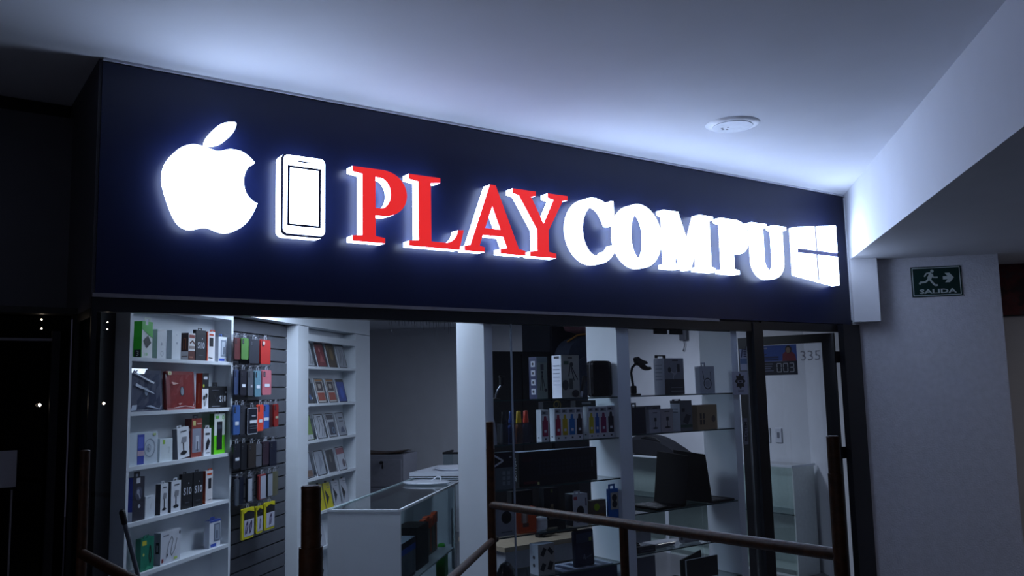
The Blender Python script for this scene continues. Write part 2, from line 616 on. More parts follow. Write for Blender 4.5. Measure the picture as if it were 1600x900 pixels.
def on_leaf(x, y, z):
    return leafM @ Vector((x, y, z))


leaf_rz = FROT + atan2(0.943, -0.332) - pi
t = thing('door_poster', 'blue poster with the number 003 stuck on the open glass door', 'poster', on_leaf(-0.556, -0.0032, 1.770), leaf_rz)
PW, PH = 0.30, 0.245
SEG = []
for x0, segs in ((0.45, 'abcdef'), (0.63, 'abcdef'), (0.80, 'abcdg')):
    x1, za, zb, zc = x0 + 0.115, 0.385, 0.245, 0.105
    for k, q in dict(a=((x0, za), (x1, za)), b=((x1, za - 0.01), (x1, zb + 0.01)), c=((x1, zb - 0.01), (x1, zc + 0.01)), d=((x0, zc), (x1, zc)), e=((x0, zb - 0.01), (x0, zc + 0.01)), f=((x0, za - 0.01), (x0, zb + 0.01)), g=((x0 + 0.02, zb), (x1 - 0.01, zb))).items():
        if k in segs:
            SEG.append(('l', list(q), 0.02, 'c4c7d4'))
MB().box(0, PW, -0.001, 0, 0, PH, ink('131a40'), front=ink('3a62c0')).build('sheet', t)
p = MB()
shapes(p, [('r', 0.0, 1.0, 0.0, 0.46, '0e1330'), ('r', 0.03, 0.72, 0.455, 0.475, '8a93bd'), ('p', [(0.60, 0.46), (0.62, 0.7), (0.7, 0.78), (0.88, 0.76), (0.96, 0.66), (0.98, 0.46)], '8a2338'),
           ('d', 0.78, 0.84, 0.09, 0.11, '3a2a2a'), ('d', 0.77, 0.82, 0.06, 0.08, 'a88a78'), ('r', 0.08, 0.2, 0.88, 0.93, '9aa6cc'), ('r', 0.08, 0.17, 0.68, 0.72, '18265c'), ('r', 0.08, 0.5, 0.57, 0.63, '22346e'), ('r', 0.08, 0.5, 0.5, 0.54, '22346e')]
       + [('r', 0.05, 0.05 + ww, zz, zz + 0.035, '7c7f9c') for ww, zz in ((0.28, 0.36), (0.26, 0.28), (0.22, 0.21), (0.30, 0.13))]
       + SEG, PW, PH, -0.001)
p.build('printed_text', t)
t = thing('door_number', 'faint outlined number 335 on the open glass door', 'number', on_leaf(-0.235, -0.0032, 1.87), leaf_rz)
p = MB()
shapes(p, [('t', '335', 0.5, 0.5, 0.8, 'b6b8c4')], 0.175, 0.10, 0)
p.build('digits', t)

# stickers on the shop glass by the mullion
t = thing('star_sticker', 'grey square sticker with a black star badge on the glass beside the mullion', 'sticker', F(4.168, -0.0115, 1.628), FROT)
MB().box(0, 0.165, 0, 0.001, 0, 0.165, ink('8b90a2')).build('sheet', t)
p = MB()
star = [((0.5 + (0.36 if k % 2 == 0 else 0.25) * cos(pi / 2 + k * pi / 8)), 0.58 + (0.36 if k % 2 == 0 else 0.25) * sin(pi / 2 + k * pi / 8)) for k in range(16)]
shapes(p, [('p', star, '14161f'), ('r', 0.33, 0.67, 0.5, 0.62, '6d7284'), ('r', 0.42, 0.58, 0.53, 0.59, '14161f'), ('r', 0.33, 0.7, 0.14, 0.19, '3a3d4a')], 0.165, 0.165, 0)
p.build('star_badge', t)
t.location = F(4.168, 0.009, 1.628)
t = thing('letter_sticker', 'narrow strip of stacked black lettering on the glass beside the mullion', 'sticker', F(4.262, 0.009, 1.275), FROT)
MB().box(0, 0.042, 0, 0.001, 0, 0.185, ink('6d7180')).build('sheet', t)
p = MB()
shapes(p, [('tv', 'BLCTEM', 0.5, 0.5, 0.155, 0.03, '08090d')], 0.042, 0.185, 0)
p.build('printed_text', t)
t = thing('blue_sticker', 'small white and blue sticker on the glass above the star badge', 'sticker', F(4.262, 0.009, 1.80), FROT)
MB().box(0, 0.075, 0, 0.001, 0, 0.155, ink('9aa0b4')).build('sheet', t)
p = MB()
shapes(p, [('r', 0.0, 1.0, 0.3, 0.56, '51698c'), ('p', [(0.1, 0.6), (0.3, 1.0), (0.45, 1.0), (0.28, 0.6)], '2a3350')] + [('r', 0.5, 0.95, 0.64 + 0.1 * k, 0.69 + 0.1 * k, '2a3350') for k in range(4)], 0.075, 0.155, 0)
p.build('printed_text', t)

# ------------------------------------------------------------------ illuminated sign
sg = thing('shop_sign', 'long navy shop sign with glowing letters PLAYCOMPU above the shop front', 'sign', L0, FROT)
MB().box(0.012, 5.64, 0.0, 0.019, 2.165, 3.222, NAVY).build('sign_board', sg)
MB().box(0.012, 5.66, -0.010, 0.018, 3.228, 3.239, mat('trim_white', 'b8bac4', 0.5)).build('top_trim', sg)
mb = MB().box(5.645, 5.655, -0.012, 0.02, 2.2, 3.215, mat('trim_white', '', 0.5)).box(5.66, 5.668, -0.004, 0.02, 2.2, 3.215, mat('trim_white', '', 0.5))
mb.build('end_trim', sg)
H = 0.08
CAP, BASE = 0.395, 2.482


def letter_part(name, outl, face_m, side_m, label, s0=0.0, z0=0.0, k=1.0, kx=None, pname='letter_face'):
    kx = kx or k
    spl = [[(s0 + x * kx, z0 + z * k) for x, z in pl] for pl in outl]
    vs, fs = curve_mesh(spl, (H - 0.012) / 2)
    mb = MB()
    off = -(H + 0.012) / 2
    mb.add([(x, y + off, z) for x, y, z in vs], fs, side_m)
    b = mb.build(name, sg)
    b['label'] = label
    vs, fs = curve_mesh(spl, 0.0015)
    fb = MB()
    fb.add([(x, y - H - 0.0005, z) for x, y, z in vs], fs, face_m)
    fb.build(pname, b)
    return b


def arc(cx, cz, rx, rz, a0, a1, n=12):
    return [(cx + rx * cos(radians(a0 + (a1 - a0) * i / n)), cz + rz * sin(radians(a0 + (a1 - a0) * i / n))) for i in range(n + 1)]


G = {}
G['P'] = [[(0, 1), (0.45, 1)] + arc(0.45, 0.685, 0.36, 0.315, 88, -88, 14) + [(0.45, 0.37), (0.335, 0.37), (0.335, 0.09), (0.475, 0.07), (0.475, 0), (0, 0), (0, 0.07), (0.147, 0.09), (0.147, 0.91), (0, 0.93)],
          [(0.335, 0.89), (0.40, 0.89)] + arc(0.40, 0.68, 0.165, 0.21, 88, -88, 12) + [(0.40, 0.47), (0.335, 0.47)]]
G['L'] = [[(0, 1), (0.50, 1), (0.50, 0.93), (0.345, 0.91), (0.345, 0.085), (0.56, 0.085)] + arc(0.56, 0.30, 0.22, 0.215, -80, -5, 6) + [(0.875, 0.29), (0.80, 0), (0, 0), (0, 0.07), (0.15, 0.09), (0.15, 0.91), (0, 0.93)]]
G['A'] = [[(0.455, 1.01), (0.555, 1.01), (0.95, 0.09), (1.07, 0.07), (1.07, 0), (0.62, 0), (0.62, 0.07), (0.735, 0.09), (0.67, 0.25), (0.315, 0.25), (0.255, 0.09), (0.345, 0.07), (0.345, 0), (0, 0), (0, 0.07), (0.10, 0.09)],
          [(0.355, 0.355), (0.625, 0.355), (0.49, 0.69)]]
G['Y'] = [[(0, 1), (0.43, 1), (0.43, 0.93), (0.34, 0.91), (0.565, 0.52), (0.77, 0.91), (0.66, 0.93), (0.66, 1), (1.05, 1), (1.05, 0.93), (0.95, 0.91), (0.655, 0.42), (0.655, 0.09), (0.79, 0.07), (0.79, 0), (0.30, 0), (0.30, 0.07), (0.435, 0.09), (0.435, 0.42), (0.11, 0.91), (0, 0.93)]]
G['C'] = [[(0.80, 0.93), (0.86, 1.02), (0.91, 1.02), (0.91, 0.62), (0.83, 0.62)] + arc(0.53, 0.5, 0.29, 0.41, 38, 310, 22) + [(0.80, 0.20), (0.88, 0.30), (0.94, 0.25)] + arc(0.50, 0.5, 0.50, 0.535, -38, -304, 26)[1:]]
G['O'] = [arc(0.49, 0.5, 0.49, 0.535, 0, 350, 35), arc(0.49, 0.5, 0.205, 0.40, 0, 350, 35)]
G['M'] = [[(0, 1), (0.36, 1), (0.63, 0.36), (0.90, 1), (1.26, 1), (1.26, 0.93), (1.16, 0.91), (1.16, 0.09), (1.26, 0.07), (1.26, 0), (0.82, 0), (0.82, 0.07), (0.92, 0.09), (0.92, 0.72), (0.62, 0), (0.54, 0), (0.24, 0.72), (0.24, 0.09), (0.35, 0.07), (0.35, 0), (0, 0), (0, 0.07), (0.10, 0.09), (0.10, 0.91), (0, 0.93)]]
G['U'] = [[(0, 1), (0.45, 1), (0.45, 0.93), (0.34, 0.91), (0.34, 0.33)] + arc(0.56, 0.31, 0.22, 0.20, 180, 360, 12) + [(0.78, 0.91), (0.67, 0.93), (0.67, 1), (1.06, 1), (1.06, 0.93), (0.94, 0.91), (0.94, 0.33)] + arc(0.53, 0.31, 0.41, 0.345, 0, -180, 16) + [(0.12, 0.91), (0, 0.93)]]
row = [('P', 1.200, 0.395, 'r', 'red letter P with white glowing edges'), ('L', 1.532, 0.395, 'r', 'red letter L with white glowing edges'), ('A', 1.882, 0.395, 'r', 'red letter A with white glowing edges'), ('Y', 2.222, 0.395, 'r', 'red letter Y with white glowing edges'),
       ('C', 2.655, 0.395, 'w', 'white glowing letter C'), ('O', 3.045, 0.395, 'w', 'white glowing letter O'), ('M', 3.462, 0.385, 'w', 'white glowing letter M'), ('P', 4.025, 0.37, 'w', 'white glowing letter P after the M'), ('U', 4.360, 0.375, 'w', 'white glowing letter U')]
for g, s0, kx, c, lab in row:
    letter_part('letter', G[g], R_GLOW if c == 'r' else W_GLOW, W_SIDE, lab, s0, BASE, CAP, kx)


def smooth(pts, n=4):
    out = []
    N = len(pts)
    for i in range(N):
        p0, p1, p2, p3 = (pts[(i + k - 1) % N] for k in range(4))
        for j in range(n):
            t = j / n
            out.append(tuple(0.5 * (2 * b + (c - a) * t + (2 * a - 5 * b + 4 * c - d) * t * t + (-a + 3 * b - 3 * c + d) * t ** 3) for a, b, c, d in zip(p0, p1, p2, p3)))
    return out


LEAF = [(0.461, 2.889), (0.464, 2.917), (0.482, 2.948), (0.509, 2.981), (0.54, 3.0), (0.571, 3.008), (0.593, 3.008), (0.591, 2.986), (0.58, 2.959), (0.556, 2.927), (0.53, 2.905), (0.495, 2.892)]
APPLE = [(0.507, 2.856), (0.473, 2.863), (0.442, 2.87), (0.412, 2.874), (0.386, 2.871), (0.356, 2.859), (0.327, 2.838), (0.299, 2.804), (0.28, 2.765), (0.272, 2.722), (0.274, 2.683), (0.285, 2.639), (0.3, 2.594), (0.319, 2.546), (0.342, 2.506), (0.368, 2.484), (0.401, 2.476), (0.434, 2.484), (0.464, 2.493), (0.494, 2.491), (0.525, 2.48), (0.56, 2.474), (0.591, 2.481), (0.622, 2.497), (0.657, 2.532), (0.684, 2.579), (0.7015, 2.6215), (0.702, 2.622), (0.7005, 2.623), (0.679, 2.635), (0.655, 2.657), (0.64, 2.688), (0.635, 2.727), (0.64, 2.765), (0.657, 2.799), (0.686, 2.8235), (0.687, 2.824), (0.686, 2.825), (0.661, 2.849), (0.628, 2.869), (0.597, 2.875), (0.565, 2.874), (0.534, 2.864)]
letter_part('apple_emblem', [smooth(APPLE, 3)], W_GLOW, W_SIDE, 'white glowing bitten apple emblem', pname='emblem_face')
letter_part('leaf_emblem', [smooth(LEAF, 3)], W_GLOW, W_SIDE, 'white glowing leaf above the apple emblem', pname='emblem_face')


def rrect(x0, x1, z0, z1, r, n=5):
    return arc(x1 - r, z0 + r, r, r, -90, 0, n) + arc(x1 - r, z1 - r, r, r, 0, 90, n) + arc(x0 + r, z1 - r, r, r, 90, 180, n) + arc(x0 + r, z0 + r, r, r, 180, 270, n)


ph = letter_part('phone_emblem', [rrect(0.818, 1.050, 2.478, 2.892, 0.03)], mat('sign_rim', '10143a', 0.5), W_SIDE, 'white glowing mobile phone emblem', pname='emblem_rim')


def plate(name, spl, y0, th, m, parent):
    vs, fs = curve_mesh(spl, th / 2)
    b = MB()
    b.add([(x, y + y0 - th / 2, z) for x, y, z in vs], fs, m)
    return b.build(name, parent)


plate('emblem_face', [rrect(0.830, 1.048, 2.490, 2.887, 0.025)], -H - 0.002, 0.003, W_GLOW, ph)
NAVY_LINE = mat('sign_navy_line', '1c2050', 0.5)
plate('screen_outline', [[(0.850, 2.529), (1.025, 2.529), (1.025, 2.834), (0.850, 2.834)], [(0.862, 2.540), (1.013, 2.540), (1.013, 2.823), (0.862, 2.823)]], -H - 0.005, 0.002, NAVY_LINE, ph)
plate('speaker_line', [[(0.903, 2.856), (0.969, 2.856), (0.969, 2.863), (0.903, 2.863)]], -H - 0.005, 0.002, NAVY_LINE, ph)
plate('home_key', [[(0.90, 2.504), (0.982, 2.504), (0.982, 2.515), (0.90, 2.515)], [(0.902, 2.506), (0.980, 2.506), (0.980, 2.513), (0.902, 2.513)]], -H - 0.005, 0.002, SLOT, ph)
WX0, WX1 = 4.887, 5.388


def wz(x, top):
    t = (x - WX0) / (WX1 - WX0)
    return (2.890 + 0.054 * t) if top else (2.522 - 0.058 * t)


we = letter_part('window_emblem', [[(WX0, wz(WX0, 0)), (WX1, wz(WX1, 0)), (WX1, wz(WX1, 1)), (WX0, wz(WX0, 1))]], SLOT, W_SIDE, 'white glowing four pane window emblem', pname='emblem_rim')
xm, zm, gp = 5.120, 2.707, 0.016
for xa, xb, up in ((WX0, xm - 0.011, 1), (xm + 0.011, WX1, 1), (WX0, xm - 0.011, 0), (xm + 0.011, WX1, 0)):
    za, zb = (zm + gp, None) if up else (None, zm - gp)
    quad = [(xa, zm + gp), (xb, zm + gp), (xb, wz(xb, 1)), (xa, wz(xa, 1))] if up else [(xa, wz(xa, 0)), (xb, wz(xb, 0)), (xb, zm - gp), (xa, zm - gp)]
    plate('emblem_pane', [quad], -H - 0.002, 0.003, W_GLOW, we)

# ------------------------------------------------------------------ corridor fittings
t = thing('ceiling_speaker', 'round white recessed ceiling fitting, unlit, in the pale ceiling', 'ceiling fitting', (0.345, 5.16, 3.24))
mb = MB().lathe([(0.118, -0.014), (0.135, -0.012), (0.155, -0.004), (0.160, 0.0)], mat('fitting_white', 'dfe2e8', 0.4), 36)
mb.build('trim_ring', t)
MB().lathe([(0.116, -0.017), (0.118, -0.0142)], mat('fitting_plate', 'cdd2da', 0.5), 36).build('cover_plate', t)
mb = MB()
for x, y in ((-0.06, 0.01), (-0.03, 0.045), (-0.025, 0.0), (-0.055, 0.04)):
    mb.lathe([(0.008, -0.0178), (0.008, -0.0171)], mat('speck', '5a5f6c', 0.6), 8, c=(x, y, 0))
mb.build('vent_holes', t)

t = thing('exit_sign', 'green exit sign with a running figure, an arrow and SALIDA', 'sign', (1.832, 7.449, 2.368))
EW, EH = 0.376, 0.243
MB().box(0, EW, -0.006, 0, 0, EH, ink('06080a'), front=ink('062a26')).build('sign_plate', t)
p = MB()
K = 'b2bcba'
shapes(p, [('l', [(0.03, 0.045), (0.97, 0.045), (0.97, 0.955), (0.03, 0.955), (0.03, 0.045)], 0.016, K),
           ('d', 0.425, 0.845, 0.034, 0.034, K),
           ('l', [(0.41, 0.77), (0.36, 0.60)], 0.085, K), ('l', [(0.40, 0.79), (0.31, 0.78), (0.265, 0.67)], 0.03, K),
           ('l', [(0.42, 0.75), (0.44, 0.635), (0.53, 0.635)], 0.03, K),
           ('l', [(0.36, 0.60), (0.40, 0.50), (0.47, 0.365), (0.52, 0.375)], 0.04, K),
           ('l', [(0.35, 0.60), (0.29, 0.49), (0.17, 0.475), (0.165, 0.42)], 0.04, K),
           ('p', [(0.63, 0.66), (0.75, 0.66), (0.75, 0.555), (0.63, 0.555)], K),
           ('p', [(0.67, 0.77), (0.765, 0.77), (0.85, 0.61), (0.765, 0.45), (0.67, 0.45), (0.75, 0.61)], K),
           ('tw', 'SALIDA', 0.515, 0.175, 0.15, 1.75, K)], EW, EH, -0.006)
p.build('sign_print', t)

t = thing('picture', 'dark red abstract picture with a thin silver frame edge on the far wall', 'picture', (2.70, 8.19, 2.235))
MB().box(0, 0.8, -0.025, 0.01, 0, 0.50, ink('141018')).build('picture_frame', t)
MB().box(-0.004, 0.004, -0.03, -0.024, 0, 0.50, CHROME).build('frame_edge', t)
pm = bpy.data.materials.new('abstract_print')
pm.use_nodes = True
nt = pm.node_tree
b = nt.nodes['Principled BSDF']
n = nt.nodes.new('ShaderNodeTexNoise')
n.inputs['Scale'].default_value = 7
n.inputs['Detail'].default_value = 5
tc = nt.nodes.new('ShaderNodeTexCoord')
nt.links.new(tc.outputs['Object'], n.inputs['Vector'])
cr = nt.nodes.new('ShaderNodeValToRGB')
for i, (ps, hx) in enumerate(((0.3, '14101e'), (0.45, '3b1420'), (0.55, '63232a'), (0.7, '3a3a44'))):
    e = cr.color_ramp.elements[i] if i < 2 else cr.color_ramp.elements.new(ps)
    e.position = ps
    e.color = rgb(hx) + (1,)
nt.links.new(n.outputs['Fac'], cr.inputs['Fac'])
nt.links.new(cr.outputs['Color'], b.inputs['Base Color'])
MB().box(0.012, 0.79, -0.027, -0.0255, 0.01, 0.49, pm).build('picture_print', t)

# brown pipe barrier in front of the shop
t = thing('pipe_barrier', 'brown painted pipe barrier zigzagging in front of the shop front', 'barrier')
A768 = Vector((-1.0330, 4.548, 0))
A480 = Vector((-0.6822, 1.5140, 0))
A1302 = Vector((0.4449, 2.885, 0))
A130 = Vector((-1.962, 2.5758, 0))
for P, r, rs, zs in ((A768, 0.0205, 0.0225, 1.39), (A480, 0.0178, 0.0215, 1.424), (A1302, 0.0195, 0.022, 1.418), (A130, 0.0155, 0.0175, 1.0)):
    mb = MB().cyl(P, P + Vector((0, 0, 1.53)), r, RUST, n=20)
    po = mb.build('post', t)
    MB().lathe([(r * 1.02, 0.0), (r * 1.02, 0.004), (r * 0.8, 0.006)], RUST, 20, c=(P.x, P.y, 1.528)).build('post_cap', po)
    MB().cyl(P, P + Vector((0, 0, zs)), rs, RUST, n=20).build('sleeve', po)


def rail(p, q, z0, z1, r, n=16):
    a, b_ = Vector((p.x, p.y, z0)), Vector((q.x, q.y, z1))
    return MB().cyl(a, b_, r, RUST, n=n)


rail(A768, A1302, 1.100, 1.172, 0.0205).build('rail', t)
rail(A130, A480, 1.200, 1.203, 0.0165).build('rail', t)
lo = Vector((A768.x, A768.y, 0.915))
hi = Vector((A480.x, A480.y, 1.143))
ext = lo + (lo - hi) * 0.035
MB().cyl(hi, ext, 0.0165, RUST, n=14).build('lower_rail', t)
MB().lathe([(0.01, -0.02), (0.024, -0.012), (0.027, 0), (0.024, 0.012), (0.01, 0.02)], BLACK, 14, c=tuple(ext)).build('rail_knob', t)
mid = A768.lerp(A1302, 0.51)
MB().cyl(Vector((mid.x, mid.y, 0)), Vector((mid.x, mid.y, 1.130)), 0.0185, RUST, n=18).build('post', t)

# ------------------------------------------------------------------ wall unit with gift boxes (unit 1)
LV = (1.91, 1.632, 1.358, 1.08, 0.817, 0.548, 0.28)
XB = -2.862


def shelf_unit(name, label, y0, y1, near_w, far_w, ztop, cat, front_z):
    t = thing(name, label, cat, (-2.75, y0, 0), pi / 2)
    L = y1 - y0
    MB().box(0, near_w, 0, 0.13, 0, ztop, WHITE_MEL).build('side_panel', t)
    MB().box(L - far_w, L, 0, 0.13, 0, ztop, WHITE_MEL).build('side_panel', t)
    MB().box(near_w, L - far_w, 0.112, 0.13, 0, ztop, WHITE_MEL).build('back_panel', t)
    for z in LV:
        MB().box(near_w, L - far_w, 0.0, 0.112, z - 0.020, z, WHITE_MEL).build('shelf', t)
    MB().box(near_w, L - far_w, 0, 0.112, front_z, front_z + 0.05, WHITE_MEL).build('top_rail', t)
    MB().box(near_w, L - far_w, 0.01, 0.112, 0, 0.10, WHITE_MEL).build('plinth', t)
    return t


shelf_unit('gift_shelf', 'tall white shelf unit of boxed phone accessories by the shop corner glass', 3.918, 4.944, 0.022, 0.024, 2.24, 'shelf unit', 2.17)
XF = -2.77
RZ = pi / 2
ON = {'A': 'on the top shelf', 'B': 'on the second shelf', 'C': 'on the third shelf', 'D': 'on the fourth shelf', 'E': 'on the fifth shelf'}
ZS = dict(A=1.91, B=1.632, C=1.358, D=1.08, E=0.817)
GRP = {'A': 'boxes on the top shelf of the white unit', 'B': 'boxes on the second shelf of the white unit', 'C': 'boxes on the third shelf of the white unit', 'D': 'boxes on the fourth shelf of the white unit', 'E': 'boxes on the fifth shelf of the white unit'}


def wbox(name, lab, s, y, w, h, d, body, **k):
    return carton(name, lab, 'box', GRP[s], (XF, y, ZS[s] + 0.0003), RZ, w, h, d, body, **k)


GAD = [('l', [(0.5, 0.2), (0.5, 0.5), (0.62, 0.58)], 0.10, '1a1b22'), ('d', 0.5, 0.17, 0.28, 0.10, '1a1b22'), ('p', [(0.3, 0.5), (0.75, 0.5), (0.8, 0.68), (0.4, 0.7)], '8f9098'), ('r', 0.3, 0.8, 0.86, 0.9, '53555f')]
S10 = [('t', 'S10', 0.52, 0.5, 0.22, 0.025, 'b9bdc9'), ('r', 0.3, 0.7, 0.16, 0.19, '4c4f5a'), ('d', 0.62, 0.72, 0.04, 0.04, 'b9bdc9')]
wbox('charger_box', 'green and white box with a black diamond and number 3 on the top shelf', 'A', 4.046, 0.091, 0.191, 0.048, 'f2f4f4', side='35c31f', tab=(0.2, 0.8, 0.022, 'c9d6c9'),
     fp=[('r', 0, 1, 0.78, 1, '35c31f'), ('r', 0.3, 0.55, 0.9, 1.0, 'e4e8e8'), ('p', [(0, 0.78), (1, 0.78), (1, 0.55)], '35c31f'), ('p', [(0.55, 0.62), (0.86, 0.42), (0.45, 0.26), (0.14, 0.46)], '16181c'), ('t', '1.8', 0.4, 0.1, 0.08, '35c31f')],
     sp=[('r', 0.1, 0.9, 0.02, 0.22, '0c0f10'), ('t', '3', 0.5, 0.12, 0.14, 'e8ecec')])
wbox('earphone_box', 'white box with a pale green side and white gadget outline, top shelf', 'A', 4.181, 0.079, 0.157, 0.029, 'e6eaee', side='a9cdbb', fp=[('d', 0.5, 0.5, 0.09, 0.12, 'b3bac6'), ('ring', 0.55, 0.17, 0.18, 0.04, 'b3bac6'), ('r', 0.1, 0.9, 0.94, 1.0, 'f8f8fa')])
wbox('adapter_box', 'plain white box with two small dots beside the pale green one', 'A', 4.317, 0.087, 0.160, 0.032, 'e4e9ee', side='c9d6dc', fp=[('d', 0.55, 0.56, 0.1, 0.08, 'a9b2c0'), ('d', 0.5, 0.85, 0.04, 0.05, 'b9c1cc')])
wbox('watch_strap_box', 'brown box with gold loops and white lower side, top shelf', 'A', 4.479, 0.069, 0.155, 0.045, '5b2a22', side='3a201e',
     fp=[('r', 0, 1, 0.34, 1, 'e6e4e4'), ('r', 0.1, 0.9, 0.82, 0.94, '8c3a30'), ('l', [(0.2, 0.62), (0.6, 0.72), (0.9, 0.6)], 0.14, '5b2a22'), ('r', 0.1, 0.95, 0.42, 0.52, '9c8f8c'), ('r', 0.1, 0.7, 0.08, 0.14, 'a06a58')],
     sp=[('r', 0, 1, 0, 0.32, 'd9d6d6'), ('l', [(0.35, 0.38), (0.35, 0.8), (0.65, 0.8), (0.65, 0.38)], 0.12, '9a5a3a'), ('r', 0.1, 0.9, 0.12, 0.16, '8a7a78')])
wbox('earphone_box', 'black box marked S10 between the brown and orange boxes, top shelf', 'A', 4.556, 0.108, 0.178, 0.020, '23242c', fp=S10, tab=(0.2, 0.6, 0.012, '23242c'))
wbox('power_bank_box', 'white and orange box with a black power bank picture, top shelf', 'A', 4.676, 0.088, 0.175, 0.022, 'e9e7ea', side='c4442a', fp=[('r', 0.0, 0.12, 0, 1, 'd4532f'), ('r', 0.3, 0.78, 0.5, 0.8, '16171e'), ('r', 0.25, 0.8, 0.87, 0.93, 'c4442a'), ('l', [(0.2, 0.12), (0.7, 0.1)], 0.06, '30313a')], tab=(0.4, 1.0, 0.012, 'c8502f'))
wbox('holder_box', 'white window box with blue base label at the end of the top shelf', 'A', 4.806, 0.098, 0.152, 0.030, 'dfe3ec', side='c7ccd8', fp=[('r', 0.25, 0.92, 0.2, 0.88, '8d97a8'), ('p', [(0.38, 0.28), (0.75, 0.28), (0.8, 0.8), (0.4, 0.8)], 'c2cad6'), ('r', 0.55, 0.7, 0.3, 0.6, '5f6a7c'), ('r', 0.08, 0.7, 0.03, 0.13, '2f4fb0')], tab=(0.05, 0.4, 0.016, '3c5796'))


def bagged(name, lab, y, w, h, col, dark, ring, hole, sx):
    t = thing(name, lab, 'tablet case', (XF, y, ZS['B'] + 0.0003), RZ, 'bagged tablet cases on the second shelf', rx=-0.06)
    b = MB()
    b.prism(rrect(0.0, w, 0.0, h, 0.012, 3), 0.004, 0.022, mat('case_' + col, col, 0.5, bump=0.15, bscale=200), None)
    b.build('case_cover', t)
    p = MB()
    shapes(p, [('d', sx, 0.48, 0.078, 0.13 * h / w * 1.0, ring), ('d', sx + 0.004, 0.48, 0.055, 0.105 * h / w, hole)], w, h, 0.004)
    p.build('logo_window', t)
    g = MB()
    vs, fs = [], []
    nx, nz = 9, 8
    for j in range(nz + 1):
        for i in range(nx + 1):
            e = min(i, nx - i, j, nz - j)
            vs.append((-0.006 + (w + 0.012) * i / nx, -0.001 - (0.0022 * random.random() if e else -0.006), -0.0 + (h + 0.008) * j / nz))
    for j in range(nz):
        for i in range(nx):
            a = j * (nx + 1) + i
            fs.append((a, a + 1, a + nx + 2, a + nx + 1))
    g.add(vs, fs, PLASTIC, False)
    g.build('plastic_bag', t)
    p = MB()  # glints on the plastic painted as pale shapes; red bag's sticker too
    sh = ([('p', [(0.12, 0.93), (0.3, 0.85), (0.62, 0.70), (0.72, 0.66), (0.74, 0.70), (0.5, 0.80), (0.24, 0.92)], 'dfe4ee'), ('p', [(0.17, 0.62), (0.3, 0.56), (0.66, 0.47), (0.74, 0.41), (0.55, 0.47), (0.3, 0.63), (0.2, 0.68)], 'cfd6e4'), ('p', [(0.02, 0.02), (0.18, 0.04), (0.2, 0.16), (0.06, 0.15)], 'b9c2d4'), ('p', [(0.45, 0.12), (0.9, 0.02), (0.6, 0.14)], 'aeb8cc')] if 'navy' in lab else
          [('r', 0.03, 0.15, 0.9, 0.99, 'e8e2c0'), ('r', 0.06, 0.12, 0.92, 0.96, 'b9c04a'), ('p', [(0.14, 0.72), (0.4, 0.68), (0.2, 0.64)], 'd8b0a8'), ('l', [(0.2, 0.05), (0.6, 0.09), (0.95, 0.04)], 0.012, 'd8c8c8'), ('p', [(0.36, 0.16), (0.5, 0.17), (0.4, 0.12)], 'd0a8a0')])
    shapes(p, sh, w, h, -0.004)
    p.build('bag_glints_and_sticker', t)
    return t


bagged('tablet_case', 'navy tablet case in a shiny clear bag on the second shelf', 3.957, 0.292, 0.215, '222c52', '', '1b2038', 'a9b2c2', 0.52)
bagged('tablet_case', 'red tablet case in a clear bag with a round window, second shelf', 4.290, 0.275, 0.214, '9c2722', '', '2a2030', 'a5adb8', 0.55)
wbox('earphone_box', 'tall white box with bright orange side and black earphones, second shelf', 'B', 4.633, 0.068, 0.206, 0.041, 'e8e8ec', side='d9431c', fp=[('r', 0, 1, 0.56, 1, '15161a'), ('r', 0.2, 0.8, 0.82, 0.9, 'c9ccd4'), ('d', 0.2, 0.64, 0.12, 0.14, 'c9d24a'), ('d', 0.3, 0.3, 0.16, 0.2, '1b1c22'), ('d', 0.66, 0.36, 0.16, 0.2, '1b1c22'), ('l', [(0.3, 0.26), (0.4, 0.06), (0.66, 0.3)], 0.05, '2a2b33')], sp=[('r', 0.4, 0.55, 0.15, 0.72, 'f0a080')])
wbox('earphone_box', 'wide black box marked S10 with two hang loops, second shelf', 'B', 4.716, 0.196, 0.129, 0.020, '15161b', fp=[('t', 'S10', 0.76, 0.42, 0.30, 0.025, 'c8ccd6'), ('d', 0.93, 0.72, 0.03, 0.03, 'c8ccd6'), ('r', 0.12, 0.6, 0.06, 0.10, '80848e'), ('l', [(0.25, 0.6), (0.4, 0.3), (0.5, 0.55)], 0.03, '3c3e48'), ('r', 0.1, 0.5, 0.78, 0.84, '3c3e48')], tab=(0.16, 0.42, 0.024, '15161b'))
wbox('watch_box', 'pale box picturing a blue watch strap on the third shelf', 'C', 3.957, 0.250, 0.166, 0.02, 'c7d2dc', fp=[('r', 0.30, 0.53, 0.02, 0.94, '3a4aa8'), ('r', 0.33, 0.50, 0.52, 0.86, '5868c8'), ('r', 0.30, 0.53, 0.28, 0.44, 'c0a8b8'), ('ring', 0.72, 0.5, 0.19, 0.015, '8b96a8'), ('ring', 0.68, 0.5, 0.08, 0.012, '8b96a8'), ('t', '6', 0.66, 0.5, 0.16, '5a6478'), ('r', 0.82, 0.92, 0.88, 0.95, 'b8cc8a')])
wbox('adapter_box', 'small white square box with green corner mark, third shelf', 'C', 4.228, 0.116, 0.123, 0.02, 'dbe4e8', fp=[('r', 0.22, 0.4, 0.76, 0.94, 'a6d05a'), ('l', [(0.7, 0.35), (0.74, 0.62), (0.62, 0.6)], 0.025, '8fa0a8')])
wbox('holder_box', 'white gadget box leaning sideways against the red box, third shelf', 'C', 4.400, 0.115, 0.168, 0.03, 'e3e5ea', side='6a6c76', fp=GAD, lean=-0.10, tab=(0.0, 0.4, 0.016, 'd5d8de'))
